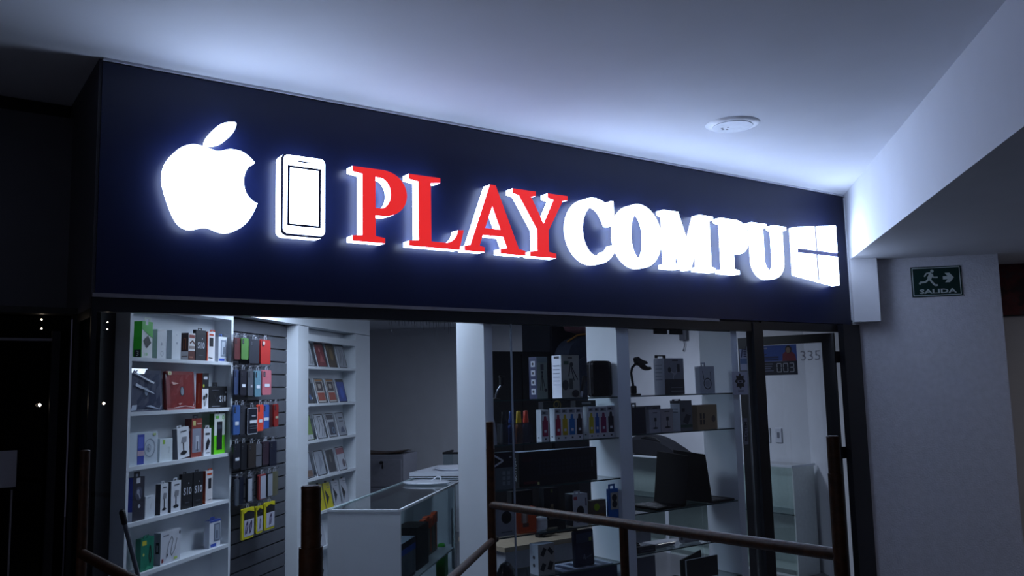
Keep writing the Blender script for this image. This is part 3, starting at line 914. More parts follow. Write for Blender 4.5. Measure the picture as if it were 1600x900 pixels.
wbox('holder_box', 'tall red and grey window box with a hang loop, third shelf', 'C', 4.530, 0.108, 0.219, 0.042, '8f3a30', side='5c2a2a', fp=[('r', 0.08, 0.94, 0.12, 0.74, '8f93a4'), ('r', 0.4, 0.72, 0.2, 0.55, 'c2c6d2'), ('r', 0.48, 0.62, 0.16, 0.4, '55586a'), ('r', 0.1, 0.36, 0.82, 0.94, 'd8d08a'), ('r', 0.5, 0.9, 0.84, 0.88, 'd0a098')], sp=[('d', 0.5, 0.72, 0.3, 0.3, 'b8a8a8'), ('r', 0.2, 0.8, 0.3, 0.5, '96666a')], tab=(0.1, 0.6, 0.022, '3a3c44'))
wbox('holder_box', 'white box with a black gadget beside the green and black box, third shelf', 'C', 4.660, 0.080, 0.156, 0.02, 'e2e4ea', fp=[('r', 0.2, 0.8, 0.76, 0.84, '30323a'), ('p', [(0.3, 0.2), (0.6, 0.25), (0.85, 0.5), (0.6, 0.66), (0.3, 0.45)], '22232b'), ('r', 0.3, 0.8, 0.08, 0.12, '70727c')], tab=(0.2, 0.7, 0.018, 'd8dae0'))
wbox('power_bank_box', 'tall bright green and white box picturing a black power bank, third shelf', 'C', 4.772, 0.124, 0.239, 0.031, '6ee01e', side='3c8f1c', fp=[('r', 0, 1, 0.46, 1, 'dfe8df'), ('r', 0.24, 0.74, 0.1, 0.8, '1b1f26'), ('r', 0.3, 0.68, 0.62, 0.72, '3a414c'), ('ring', 0.8, 0.9, 0.1, 0.03, '7ac85a'), ('r', 0.1, 0.4, 0.88, 0.95, '7ac85a')], sp=[('r', 0, 1, 0.7, 1, '2a6a20')], tab=(0.2, 0.55, 0.026, '2a2c30'))
t = wbox('headphone_box', 'dark slate box with rounded hang loop and blue side, fourth shelf', 'D', 4.004, 0.098, 0.219, 0.030, '2a2a38', side='24348c', fp=[('r', 0.3, 0.62, 0.86, 0.98, 'd4d6de'), ('d', 0.5, 0.62, 0.3, 0.36, '4a4c60'), ('d', 0.45, 0.66, 0.12, 0.14, '9a9cae'), ('l', [(0.5, 0.62), (0.62, 0.5)], 0.08, 'b0b2c0'), ('d', 0.55, 0.33, 0.1, 0.1, 'c8cad4')], sp=[('r', 0, 1, 0, 0.22, 'b0b4c0')], tab=(0.1, 0.6, 0.028, '14141a'))
wbox('adapter_box', 'small plain white box beside the dark slate box, fourth shelf', 'D', 4.112, 0.085, 0.113, 0.02, 'dde3ea', fp=[('l', [(0.55, 0.4), (0.6, 0.65)], 0.04, 'a0a8b8'), ('r', 0.2, 0.5, 0.9, 0.94, 'a8b0be')])
wbox('holder_box', 'white gadget box with a dark side, nearer of two alike, fourth shelf', 'D', 4.245, 0.069, 0.161, 0.030, 'dcdfe6', side='3a3b44', fp=GAD, tab=(0.1, 0.5, 0.018, 'c8ccd6'))
wbox('holder_box', 'white gadget box with a dark side touching the black S10 boxes', 'D', 4.343, 0.092, 0.164, 0.022, 'dcdfe6', side='3a3b44', fp=GAD, tab=(0.2, 0.6, 0.018, 'c8ccd6'))
wbox('earphone_box', 'black S10 box with a hang loop beside the white gadget box, fourth shelf', 'D', 4.447, 0.103, 0.193, 0.020, '15161b', fp=S10, tab=(0.1, 0.4, 0.012, '15161b'), side='15161b')
wbox('earphone_box', 'black S10 box half behind its twin beside the orange box, fourth shelf', 'D', 4.560, 0.100, 0.192, 0.020, '15161b', fp=S10, tab=(0.2, 0.5, 0.014, '15161b'))
wbox('power_bank_box', 'white and orange box picturing a black power bank, fourth shelf end', 'D', 4.689, 0.076, 0.189, 0.022, 'dcd8da', side='c2481f', fp=[('r', 0.36, 0.8, 0.44, 0.76, '1c1d25'), ('r', 0.15, 0.85, 0.86, 0.92, 'c2481f'), ('l', [(0.3, 0.1), (0.75, 0.12)], 0.05, '60626c')], tab=(0.3, 0.9, 0.01, 'c2481f'))
wbox('cable_box', 'teal green box with yellow sticker and black cable on the fifth shelf', 'E', 4.085, 0.112, 0.165, 0.031, '0f7a5f', side='0b6650', fp=[('r', 0.1, 0.42, 0.78, 0.92, 'd8cc3a'), ('l', [(0.7, 0.75), (0.62, 0.4), (0.72, 0.2), (0.82, 0.42), (0.72, 0.72)], 0.06, '0c1210'), ('d', 0.2, 0.5, 0.07, 0.07, 'c8cc6a'), ('p', [(0.3, 0.02), (0.8, 0.06), (0.5, 0.16)], '2aa078')], tab=(0.2, 0.6, 0.014, '0f7a5f'))
wbox('cable_box', 'wide white box picturing a black looped cable on the fifth shelf', 'E', 4.256, 0.185, 0.167, 0.041, 'd4d7e0', side='9a9ca8', fp=[('l', [(0.3, 0.25), (0.4, 0.62), (0.55, 0.82), (0.62, 0.7), (0.5, 0.3), (0.56, 0.2), (0.72, 0.4), (0.82, 0.72)], 0.022, '33343c'), ('r', 0.12, 0.4, 0.86, 0.9, '80828e'), ('d', 0.95, 0.88, 0.03, 0.05, '33343c'), ('r', 0.05, 0.14, 0.06, 0.18, '8a3038'), ('r', 0.66, 0.84, 0.06, 0.14, 'b6cc6a'), ('l', [(0.3, 0.2), (0.34, 0.3)], 0.04, '33343c')], sp=[('r', 0.3, 0.8, 0.35, 0.7, '1c1d24'), ('r', 0.42, 0.68, 0.42, 0.62, '9a9ca8')])
wbox('holder_box', 'white window box with blue lid and blue base label, fifth shelf', 'E', 4.740, 0.122, 0.158, 0.034, 'd8dce6', side='c0c5d2', top='3049a0', fp=[('r', 0.4, 0.96, 0.2, 0.86, '6a7488'), ('r', 0.5, 0.86, 0.26, 0.8, '9aa4b6'), ('r', 0.62, 0.74, 0.3, 0.6, '4a5468'), ('r', 0.1, 0.6, 0.03, 0.14, '2f4fb0'), ('r', 0, 1, 0.93, 1, '3049a0')], tab=(0.05, 0.45, 0.02, '3049a0'))

t = thing('broom', 'grey broom handle with a black grip leaning on the white shelf unit', 'broom')
a, b_ = Vector((-2.71, 3.835, 1.165)), Vector((-2.66, 4.20, 0.0))
MB().cyl(a.lerp(b_, 0.05), b_ + Vector((0, 0, 0.16)), 0.011, mat('broom_grey', '6a6c74', 0.4), n=12).build('handle', t)
MB().tube([a, a.lerp(b_, 0.01), a.lerp(b_, 0.06)], [0.008, 0.015, 0.0135], BLACK, 12).build('grip', t)
MB().rbox(-2.70, -2.62, 4.06, 4.34, 0.0, 0.17, mat('broom_bristle', '3a3c44', 0.9, bump=0.5)).build('brush_head', t)

# ------------------------------------------------------------------ slat wall with hanging cases
sw = thing('slat_wall', 'grey slatted display wall with hooks between the two white shelf units', 'display wall', (-2.84, 4.948, 0), pi / 2)
SLW = 0.975
MB().box(0, SLW, 0.016, 0.038, 0.05, 2.21, SLAT_GAP).build('backing_board', sw)
z = 0.06
while z < 2.19:
    zt = min(z + 0.080, 2.205)
    MB().box(0, SLW, 0.0, 0.016, z, zt, SLAT).build('slat', sw)
    z += 0.0895
XH = -2.72


def hpack(name, lab, cat, row, y, w, z0, h, col, kind='case', dx=0.0, grp='phone case packs on the slat wall', extra=()):
    w = min(w, 0.135) if kind != 'yellow' else w
    t = thing(name, lab, cat, (XH + dx, y, z0), RZ, grp)
    m = mat('case_' + col, col, 0.35, var=0.05)
    b = MB()
    b.prism(rrect(0.0, w, 0.0, h, 0.012, 3), 0.0, 0.011, m)
    b.build('phone_case', t)
    if kind == 'case':
        p = MB()
        shapes(p, [('r', 0.12, 0.34, 0.72, 0.94, '16171d'), ('d', 0.23, 0.87, 0.05, 0.05, '5c5f6a'), ('d', 0.23, 0.79, 0.05, 0.05, '5c5f6a')], w, h, 0)
        p.build('camera_cutout', t)
    sh = [e for e in extra]
    if sh:
        p = MB()
        shapes(p, sh, w, h, -0.0012)
        p.build('price_label', t)
    g = MB()
    tw = min(w * 0.42, 0.036)
    c = w / 2
    mt = ink('9a9da8')
    g.box(c - tw / 2, c - 0.008, 0.003, 0.005, h, h + 0.03, mt).box(c + 0.008, c + tw / 2, 0.003, 0.005, h, h + 0.03, mt).box(c - tw / 2, c + tw / 2, 0.003, 0.005, h + 0.020, h + 0.028, mt)
    g.build('hang_tab', t)
    # the hook it hangs from belongs to the slat wall
    hz = z0 + h + 0.020
    loc_y = y + c - 4.948
    MB().tube([(loc_y, 0.0, hz), (loc_y, -(XH + 0.018 + 2.84) - dx, hz), (loc_y, -(XH + 0.024 + 2.84) - dx, hz + 0.012)], 0.0025, CHROME, 6).build('hook', sw)
    return t


LBL = [('r', 0.25, 0.8, 0.32, 0.44, 'cfd3dc')]
hpack('phone_case', 'dark red phone case against the white unit in the top hanging row', 'phone case', 1, 4.908, 0.068, 1.925, 0.136, '5a2a2c')
hpack('phone_case', 'olive green phone case in the top hanging row', 'phone case', 1, 4.979, 0.093, 1.927, 0.136, '4f7a3f', dx=0.006)
hpack('phone_case', 'charcoal phone case between the green and bright red cases, top row', 'phone case', 1, 5.075, 0.130, 1.906, 0.154, '2b2d36', dx=0.01)
hpack('phone_case', 'bright red phone case at the end of the top hanging row', 'phone case', 1, 5.222, 0.135, 1.905, 0.160, 'a52622', extra=[('d', 0.3, 0.86, 0.1, 0.1, 'b9a8a0')], dx=0.012)
hpack('phone_case', 'blue grey phone case at the near end of the second hanging row', 'phone case', 2, 4.910, 0.050, 1.708, 0.154, '3d4a6c')
hpack('phone_case', 'black phone case with white price label in the second row', 'phone case', 2, 4.962, 0.078, 1.703, 0.160, '22222c', extra=LBL, dx=0.012)
hpack('phone_case', 'grey phone case beside the teal case in the second row', 'phone case', 2, 5.078, 0.073, 1.698, 0.162, '4d5058', extra=[('r', 0.5, 0.8, 0.34, 0.44, '9c9fa8')])
hpack('phone_case', 'teal phone case with white price label in the second row', 'phone case', 2, 5.155, 0.082, 1.693, 0.168, '5d8291', extra=LBL, dx=0.008)
hpack('phone_case', 'pink phone case with white price label in the second row', 'phone case', 2, 5.247, 0.125, 1.704, 0.162, 'b3626e', extra=LBL, dx=0.012)
hpack('phone_case', 'blue phone case at the near end of the third hanging row', 'phone case', 3, 4.905, 0.080, 1.464, 0.181, '3a5a94', extra=LBL)
hpack('phone_case', 'dark grey phone case between the blue case and black box, third row', 'phone case', 3, 4.987, 0.070, 1.459, 0.186, '34363e')
t = hpack('phone_case', 'large black boxed phone case with white label, third hanging row', 'phone case', 3, 5.052, 0.135, 1.455, 0.172, '171a26', kind='box', dx=0.012,
          extra=[('l', [(0.04, 0.03), (0.96, 0.03), (0.96, 0.97), (0.04, 0.97), (0.04, 0.03)], 0.035, 'a8adb8'), ('r', 0.25, 0.9, 0.42, 0.53, 'd4d8e0'), ('r', 0.42, 0.78, 0.66, 0.71, '9094a0'), ('r', 0.25, 0.9, 0.3, 0.32, '6a6e7a'), ('r', 0.25, 0.9, 0.22, 0.24, '6a6e7a')])
hpack('phone_case', 'orange phone case with white label in the third hanging row', 'phone case', 3, 5.202, 0.083, 1.472, 0.170, 'd9452f', extra=LBL, dx=0.004)
hpack('phone_case', 'blue phone case between the orange and dark red cases, third row', 'phone case', 3, 5.287, 0.084, 1.483, 0.157, '3558a0', extra=[('r', 0.1, 0.9, 0.34, 0.46, 'cfd3dc')])
hpack('phone_case', 'dark maroon phone case beside the blue one, third row', 'phone case', 3, 5.374, 0.050, 1.490, 0.150, '3c1418')
hpack('phone_case', 'red phone case with small label at the end of the third row', 'phone case', 3, 5.428, 0.066, 1.490, 0.152, '8a1f1c', extra=[('r', 0.3, 0.9, 0.36, 0.46, 'b0a890')], dx=0.006)
hpack('phone_case', 'black phone case with white label at the near end of the fourth row', 'phone case', 4, 4.912, 0.086, 1.257, 0.152, '1a1c26', extra=LBL)
hpack('phone_case', 'plain black phone case second from near end of the fourth row', 'phone case', 4, 5.005, 0.075, 1.243, 0.165, '16171e')
hpack('phone_case', 'dark brown phone case in the middle of the fourth row', 'phone case', 4, 5.085, 0.100, 1.248, 0.152, '2e2724', dx=0.006)
hpack('phone_case', 'grey phone case with a dark band in the fourth row', 'phone case', 4, 5.198, 0.076, 1.246, 0.144, '5c5e66', kind='plain', extra=[('r', 0, 1, 0.48, 0.52, '23242a')])
hpack('phone_case', 'dark purple phone case in the fourth row', 'phone case', 4, 5.278, 0.084, 1.249, 0.152, '33222e', dx=0.006)
hpack('phone_case', 'midnight blue phone case at the far end of the fourth row', 'phone case', 4, 5.366, 0.100, 1.235, 0.161, '14182c', dx=0.01)
hpack('screen_glass_pack', 'smoky clear screen pack at the near end of the fifth row', 'screen pack', 5, 4.942, 0.046, 1.033, 0.160, '4a505a', kind='plain', grp='screen packs on the slat wall')
hpack('screen_glass_pack', 'narrow navy screen pack in the fifth hanging row', 'screen pack', 5, 4.996, 0.048, 1.037, 0.166, '1a1e30', kind='plain', grp='screen packs on the slat wall')
hpack('screen_glass_pack', 'white fronted screen pack beside the narrow navy pack, fifth row', 'screen pack', 5, 5.052, 0.060, 1.043, 0.154, '23252c', kind='plain', dx=0.02, grp='screen packs on the slat wall', extra=[('r', 0.12, 0.95, 0.03, 0.92, 'a6aab6')])
hpack('screen_glass_pack', 'grey two part screen pack in the middle of the fifth row', 'screen pack', 5, 5.118, 0.050, 1.031, 0.155, '5a5d66', kind='plain', grp='screen packs on the slat wall', extra=[('r', 0, 1, 0.46, 0.52, '2a2b31')])
hpack('screen_glass_pack', 'red edged white screen pack in the fifth hanging row', 'screen pack', 5, 5.180, 0.098, 1.040, 0.158, '8a3030', kind='plain', dx=0.03, grp='screen packs on the slat wall', extra=[('r', 0.22, 0.97, 0.03, 0.93, 'a9adbc')])
hpack('screen_glass_pack', 'black edged silver screen pack in the fifth hanging row', 'screen pack', 5, 5.312, 0.076, 1.042, 0.154, '20222a', kind='plain', dx=0.02, grp='screen packs on the slat wall', extra=[('r', 0.15, 0.95, 0.03, 0.94, '9297a4')])
hpack('screen_glass_pack', 'olive brown screen pack at the far end of the fifth row', 'screen pack', 5, 5.398, 0.086, 1.039, 0.157, '5c5a44', kind='plain', dx=0.012, grp='screen packs on the slat wall')
for lab, y, w, z0, h, n in (('wide yellow cable pack with two purple cables on the slat wall', 4.990, 0.150, 0.822, 0.186, 2), ('narrow yellow cable pack between the two wider ones', 5.169, 0.088, 0.831, 0.171, 1), ('yellow cable pack with one purple cable at the far end of its row', 5.280, 0.140, 0.834, 0.175, 1)):
    sh = [('r', 0.16, 1, 0.6, 0.9, '15151a'), ('r', 0.16, 0.98, 0.08, 0.62, 'b9b9c8'), ('p', [(0.16, 0.84), (0.5, 0.92), (1, 0.84), (1, 1), (0, 1)], 'd2c818')]
    for k in range(n):
        x = 0.34 + 0.33 * k if n == 2 else 0.55
        sh += [('l', [(x - 0.08, 0.16), (x - 0.02, 0.45), (x + 0.1, 0.56), (x + 0.12, 0.4), (x + 0.02, 0.18)], 0.075, '3a2a55'), ('d', x + 0.06, 0.5, 0.05, 0.05, '2a1c40')]
    hpack('cable_pack', lab, 'cable pack', 6, y, w, z0, h, 'cfc51c', kind='yellow', dx=0.02, grp='yellow cable packs on the slat wall', extra=sh)

for lab, y, w, z0, h, col in (('brown case edge showing behind the green one in the top hanging row', 4.955, 0.09, 1.920, 0.14, '4a2a24'), ('grey case edge behind the charcoal case in the top row', 5.04, 0.12, 1.90, 0.155, '3c3e46'), ('dark case edge behind the bright red case in the top row', 5.19, 0.12, 1.90, 0.155, '23242b'),
                              ('navy case edge behind the black case in the second row', 4.935, 0.08, 1.70, 0.16, '2a3454'), ('olive case edge behind the teal case in the second row', 5.125, 0.08, 1.69, 0.165, '4a5240'), ('white case edge behind the pink case in the second row', 5.215, 0.12, 1.70, 0.16, '7e8088'), ('grey case behind the end of the second row', 5.345, 0.10, 1.705, 0.155, '3a3d45'),
                              ('pale case edge behind the black boxed case in the third row', 5.02, 0.12, 1.455, 0.175, '6c6f78'), ('red brown case behind the last red case of the third row', 5.405, 0.08, 1.485, 0.155, '54201c'),
                              ('black case edge behind the brown case in the fourth row', 5.06, 0.09, 1.240, 0.16, '1c1d24'), ('tan case edge behind the grey banded case in the fourth row', 5.165, 0.08, 1.240, 0.155, '4c4238'), ('charcoal case edge behind the last case of the fourth row', 5.335, 0.10, 1.232, 0.165, '26272e'),
                              ('pale screen pack edge behind the fifth row white pack', 5.03, 0.07, 1.035, 0.16, '5a5c64'), ('silver screen pack edge behind the fifth row red pack', 5.15, 0.09, 1.036, 0.16, '6a6c76'), ('dark screen pack edge behind the fifth row silver pack', 5.285, 0.08, 1.036, 0.16, '2c2d34')):
    hpack('phone_case' if 'case' in lab else 'screen_glass_pack', lab, 'phone case' if 'case' in lab else 'screen pack', 0, y, w, z0, h, col, kind='plain', dx=-0.035, grp='phone case packs on the slat wall' if 'case' in lab else 'screen packs on the slat wall')

# ------------------------------------------------------------------ phone rack (unit 2)
shelf_unit('phone_rack', 'narrow white shelf rack of upright phone display packs behind the counter', 5.872, 7.335, 0.175, 0.345, 2.205, 'shelf unit', 2.10)


def pack(lab, lv, k, col, extra, h=0.192, cat='display pack', yoff=0.0, w=0.165, white_edge=True):
    y = (6.052, 6.268, 6.478, 6.688, 6.86)[k] + yoff
    t = thing('display_pack', lab, cat, (-2.766, y, LV[lv] + 0.001), RZ, 'display packs in the white phone rack', rx=-0.24)
    MB().box(0, w, 0, 0.009, 0, h, ink('c4c8d0' if white_edge else '15161b'), front=ink(col)).build('pack_body', t)
    p = MB()
    shapes(p, extra, w, h, 0)
    p.build('front_print', t)


RIM = [('l', [(0.02, 0.01), (0.98, 0.01), (0.98, 0.99), (0.02, 0.99), (0.02, 0.01)], 0.05, '1a1a20')]
LINES = [('l', [(0.2, 0.2), (0.45, 0.5), (0.4, 0.85)], 0.05, '55575f'), ('l', [(0.5, 0.1), (0.75, 0.45), (0.62, 0.8)], 0.05, '6a6c75'), ('l', [(0.75, 0.1), (0.9, 0.4)], 0.04, '55575f')]
pack('white pack with green corner and number 11, near end of the rack top shelf', 0, 0, 'b4b8c0', RIM + [('r', 0.1, 0.5, 0.6, 0.95, '6a9a4a'), ('t', '11', 0.7, 0.12, 0.12, '30323a')] + LINES, w=0.15)
pack('red pack second along on the rack top shelf', 0, 1, '7a2a30', RIM + [('p', [(0.3, 0.2), (0.55, 0.6), (0.8, 0.2)], 'a85a5a'), ('d', 0.45, 0.7, 0.1, 0.1, 'b87a78')])
pack('golden brown pack third along on the rack top shelf', 0, 2, '4a3a28', RIM + [('d', 0.55, 0.55, 0.2, 0.3, '7a6440'), ('r', 0.05, 0.3, 0.7, 0.97, '6a5a40')])
pack('white line art pack at the far end of the rack top shelf', 0, 3, '9a9ea8', RIM + LINES)
pack('dark pack with figures at the near end of the rack second shelf', 1, 0, '22242e', RIM + [('d', 0.4, 0.5, 0.16, 0.25, '6a4a44'), ('d', 0.6, 0.25, 0.12, 0.15, '3a5a8a'), ('d', 0.8, 0.2, 0.06, 0.06, 'c8ccd4')], w=0.15, white_edge=False)
for k, nm in ((1, 'nearer'), (2, 'further')):
    pack('white pack with orange blocks, %s of the two alike on the rack second shelf' % nm, 1, k, 'b9b4b0', RIM + [('r', 0.16, 0.86, 0.5, 0.88, '3a2c30'), ('r', 0.35, 0.65, 0.6, 0.78, 'a8a098'), ('r', 0.12, 0.9, 0.1, 0.42, '9a3c24'), ('r', 0.1, 0.9, 0.9, 0.96, 'a8743a')])
pack('bright blue pack at the far end of the rack second shelf', 1, 3, '1d3c92', RIM + [('r', 0.06, 0.94, 0.88, 0.98, '15161b'), ('d', 0.5, 0.4, 0.22, 0.3, '2c52b4')])
pack('leafy green pack with number 12 on the rack third shelf', 2, 0, '6c8a4a', RIM + [('r', 0.2, 0.9, 0.04, 0.22, 'b9bcc4'), ('t', '12', 0.6, 0.13, 0.10, '25272e'), ('l', [(0.3, 0.4), (0.6, 0.9)], 0.1, 'a88a7a')], w=0.15)
pack('white hatched pack second along on the rack third shelf', 2, 1, 'a9adb6', RIM + LINES + [('r', 0.3, 0.7, 0.87, 0.92, '33353d')])
pack('white pack with a dark centre and blue ring on the rack third shelf', 2, 2, 'b0b4bc', RIM + [('r', 0.1, 0.9, 0.74, 0.95, '3c3c46'), ('r', 0.2, 0.9, 0.1, 0.64, '34384a'), ('ring', 0.65, 0.28, 0.15, 0.05, '6a8aa8')])
pack('grey pack with lettered blocks at the far end of the rack third shelf', 2, 3, '8f949e', RIM + [('r', 0.3, 0.8, 0.74, 0.8, '40434d'), ('r', 0.3, 0.8, 0.6, 0.66, '40434d'), ('p', [(0.25, 0.15), (0.8, 0.15), (0.6, 0.4), (0.4, 0.35)], '48506a')])
pack('pale pack with brown landscape at the near end of the rack fourth shelf', 3, 0, '8f96a4', RIM + [('r', 0.1, 0.9, 0.05, 0.3, '6a5448'), ('l', [(0.4, 0.3), (0.6, 0.8)], 0.06, '5c6470')], w=0.15)
pack('plain silver pack second along on the rack fourth shelf', 3, 1, '9da3ae', RIM + [('p', [(0.3, 0.1), (0.8, 0.5), (0.5, 0.9)], '848a96')])
pack('charcoal pack third along on the rack fourth shelf', 3, 2, '35363c', [('l', [(0.03, 0.02), (0.97, 0.02), (0.97, 0.98), (0.03, 0.98), (0.03, 0.02)], 0.05, 'a0a4ac'), ('d', 0.5, 0.6, 0.1, 0.2, '6a6a68')])
pack('white pack with a dull red top block on the rack fourth shelf', 3, 3, 'b2b6c0', RIM + [('r', 0.05, 0.95, 0.7, 0.95, '8a5058'), ('d', 0.7, 0.3, 0.16, 0.2, '5c5058')])
DIA = [('p', [(0.15, 0.75), (0.62, 0.42), (0.15, 0.12)], '1b1c20'), ('l', [(0.5, 0.9), (0.9, 0.88)], 0.05, '70727a'), ('l', [(0.5, 0.8), (0.85, 0.78)], 0.04, '70727a')]


def hangdia(lab, lv, y, col, w=0.125, h=0.195):
    t = thing('screen_pack', lab, 'screen pack', (-2.766, y, LV[lv] + 0.001), RZ, 'screen protector packs in the white phone rack', rx=-0.22)
    mb = MB().box(0, w, 0, 0.006, 0, h, ink(col))
    mb.box(w * 0.35, w * 0.65, 0.001, 0.003, h, h + 0.014, ink('1b1c20'))
    mb.build('pack_body', t)
    p = MB()
    shapes(p, DIA, w, h, 0)
    p.build('front_print', t)


hangdia('white screen pack hidden by the brown post, near end of the rack fifth shelf', 4, 6.06, 'b4b8c2')
hangdia('yellow screen pack with a black diamond, nearer of two on the rack fifth shelf', 4, 6.29, 'c9bd1e')
hangdia('yellow screen pack with a black diamond, further of two on the rack fifth shelf', 4, 6.44, 'c9bd1e')
hangdia('white screen pack with black diamond beside the yellow packs', 4, 6.60, 'b4b8c2')
hangdia('white screen pack with brown black diamond, far end of the rack fifth shelf', 4, 6.77, 'b4b8c2')
hangdia('white screen pack on the rack sixth shelf beside the counter end', 5, 6.30, 'b4b8c2')
hangdia('white screen pack low on the rack seventh shelf behind the brown post', 6, 6.34, 'b4b8c2')

# ------------------------------------------------------------------ glass counter by the wall units
GC = (-2.275, 5.30, 0)
t = thing('glass_counter', 'white ended glass display counter running into the shop from its corner glass', 'counter', GC, 0.032)
CW, CL, CZ = 0.48, 3.2, 0.965
MB().box(0, CW, 0, 0.018, 0, CZ, WHITE_MEL).build('end_panel', t)
MB().box(0, CW, CL - 0.018, CL, 0, CZ, WHITE_MEL).build('end_panel', t)
MB().box(0, 0.012, 0.018, CL - 0.018, 0, 0.90, WHITE_MEL).build('back_panel', t)
MB().box(0.012, CW, 0.018, CL - 0.018, 0, 0.20, WHITE_MEL).build('base', t)
MB().box(0.012, CW - 0.012, 0.018, 1.50, 0.46, 0.47, WHITE_MEL).build('inner_shelf', t)
MB().box(CW - 0.006, CW - 0.002, 0.018, 1.49, 0.20, 0.95, G_SHELF).build('front_pane', t)
MB().box(CW - 0.006, CW - 0.002, 1.515, CL - 0.018, 0.20, 0.95, G_SHELF).build('front_pane', t)
MB().box(CW - 0.016, CW, 1.49, 1.515, 0.20, 0.955, WHITE_MEL).build('post', t)
MB().box(0.015, CW - 0.015, 0.018, CL - 0.018, 0.955, 0.962, G_SHELF).build('top_pane', t)
mb = MB().box(CW - 0.015, CW + 0.002, 0.0, CL, 0.953, 0.967, WHITE_MEL).box(-0.002, 0.015, 0.0, CL, 0.953, 0.967, mat('frosted_edge', '9fb4b8', 0.3)).box(0, CW, -0.003, 0.016, 0.953, 0.967, WHITE_MEL)
mb.build('top_edging', t)


def cpos(x, y, z):
    return Matrix.Translation(GC) @ Matrix.Rotation(0.032, 4, 'Z') @ Vector((x, y, z))


CR = pi / 2 + 0.032


def cbox(name, lab, y, w, h, d, body, z=0.4705, x=0.40, grp='goods inside the glass counter', **k):
    return carton(name, lab, 'box', grp, cpos(x, y, z), CR, w, h, d, body, **k)


cbox('router_box', 'blue topped grey box near the white end of the glass counter', 0.16, 0.36, 0.25, 0.10, '7a828e', x=0.43, fp=[('r', 0, 1, 0.68, 1, '3a62d8'), ('r', 0, 1, 0.84, 1, '10162a'), ('r', 0.2, 0.5, 0.1, 0.5, '6a727e'), ('r', 0.1, 0.9, 0.02, 0.08, '1a1c26')])
cbox('mesh_box', 'dark wire topped box at the back of the glass counter', 0.22, 0.40, 0.30, 0.10, '1d2026', x=0.25)
cbox('speaker_box', 'plain black box in the middle of the glass counter', 0.60, 0.30, 0.29, 0.16, '07070a', x=0.42)
for k in range(6):
    y = 0.93 + 0.083 * k
    nm = ('nearest the black box', 'second from the black box', 'third from the black box', 'fourth from the black box', 'fifth from the black box', 'next to the white counter post')[k]
    t = thing('tool_pack', 'orange topped clear pack standing %s in the glass counter' % nm, 'pack', cpos(0.36, y, 0.4705), CR, 'orange topped packs in the glass counter')
    hh = 0.27 + 0.012 * (k % 3)
    MB().box(0, 0.06, 0.006, 0.03, 0, hh * 0.72, ink('6a6662')).box(0.022, 0.036, 0.0, 0.006, 0.02, hh * 0.7, ink('b65a34' if k % 2 else '8a8680')).build('pack_body', t)
    MB().rbox(0.0, 0.065, 0.0, 0.04, hh * 0.72, hh, ink('d4552a'), 0.006).build('orange_top', t)
t = thing('green_pack', 'bright green rounded pack low in the far section of the glass counter', 'pack', cpos(0.36, 1.62, 0.2005), CR)
MB().rbox(0, 0.13, 0, 0.08, 0, 0.20, ink('1c7a24'), 0.02).build('pack_body', t)
MB().rbox(0.02, 0.09, 0.01, 0.07, 0.20, 0.27, ink('2fae2a'), 0.02).build('pack_lid', t)
t = thing('white_box', 'small white box on the base of the far counter section', 'box', cpos(0.40, 2.02, 0.2005), CR)
MB().rbox(0, 0.12, 0, 0.08, 0, 0.5, ink('6c727c'), 0.004).build('carton_body', t)
MB().rbox(0.02, 0.09, -0.004, 0.0, 0.40, 0.44, ink('c8ccd4'), 0.001).build('front_print', t)


def tray(name, lab, loc, rx_, ry_, m, h=0.02):
    t = thing(name, lab, 'lamp panel', loc, 0.032)
    MB().lathe([(0.86, 0.0), (1.0, h * 0.55), (0.98, h * 0.8), (0.80, h)], m, 36, sx=rx_, sy=ry_).build('panel_body', t)
    MB().tube([(0.03, 0.02, h), (0.08, 0.03, h + 0.035), (0.11, 0.02, h + 0.03), (0.115, 0.0, h)], 0.005, m, 8).build('lead', t)
    return t


PANEL_W = mat('panel_white', 'e4e8f2', 0.35, var=0.02)
tray('round_lamp_panel', 'flat round white lamp panel lying alone on the glass counter', (-2.07, 6.80, 0.9675), 0.20, 0.13, PANEL_W)
t = thing('white_slab', 'thick white slab with slanted end lying on the glass counter', 'slab', (-2.14, 7.55, 0.9675), 0.032)
MB().prism_xy([(-0.23, -0.30), (0.20, -0.30), (0.22, 0.42), (-0.16, 0.42)], 0, 0.045, PANEL_W).build('slab_body', t)
MB().prism_xy([(-0.232, -0.302), (0.202, -0.302), (0.2, -0.29), (-0.23, -0.29)], 0.008, 0.014, BLACK).build('slab_seam', t)
tray('round_lamp_panel', 'round white lamp panel on top of the thick white slab', (-2.02, 7.55, 1.013), 0.20, 0.20, PANEL_W, 0.026)

t = thing('drawer_cabinet', 'low grey drawer cabinet with a key in its lock by the back wall', 'cabinet', (-3.95, 9.0, 0))
MB().rbox(0, 0.95, 0, 0.5, 0, 1.035, mat('cabinet_grey', '8e8e98', 0.5), 0.004).build('cabinet_body', t)
for z0, z1 in ((0.70, 0.985), (0.38, 0.68), (0.06, 0.36)):
    MB().rbox(0.02, 0.93, -0.012, 0.0, z0, z1, mat('cabinet_grey', '', 0.5), 0.003).build('drawer', t)
MB().cyl((0.71, -0.012, 0.955), (0.71, -0.03, 0.955), 0.018, BLACK, n=12).build('lock', t)
MB().rbox(0.715, 0.735, -0.034, -0.026, 0.89, 0.93, BLACK, 0.003).box(0.722, 0.728, -0.03, -0.02, 0.92, 0.96, BLACK).build('key', t)
t = thing('brown_sheet', 'dark brown curled wooden sheet lying on the grey drawer cabinet', 'sheet', (-3.9, 9.05, 1.036))
mb = MB()
vs = [(0.88 * i / 8, y, 0.024 + 0.012 * sin(i * 0.9)) for y in (0.0, 0.35) for i in range(9)]
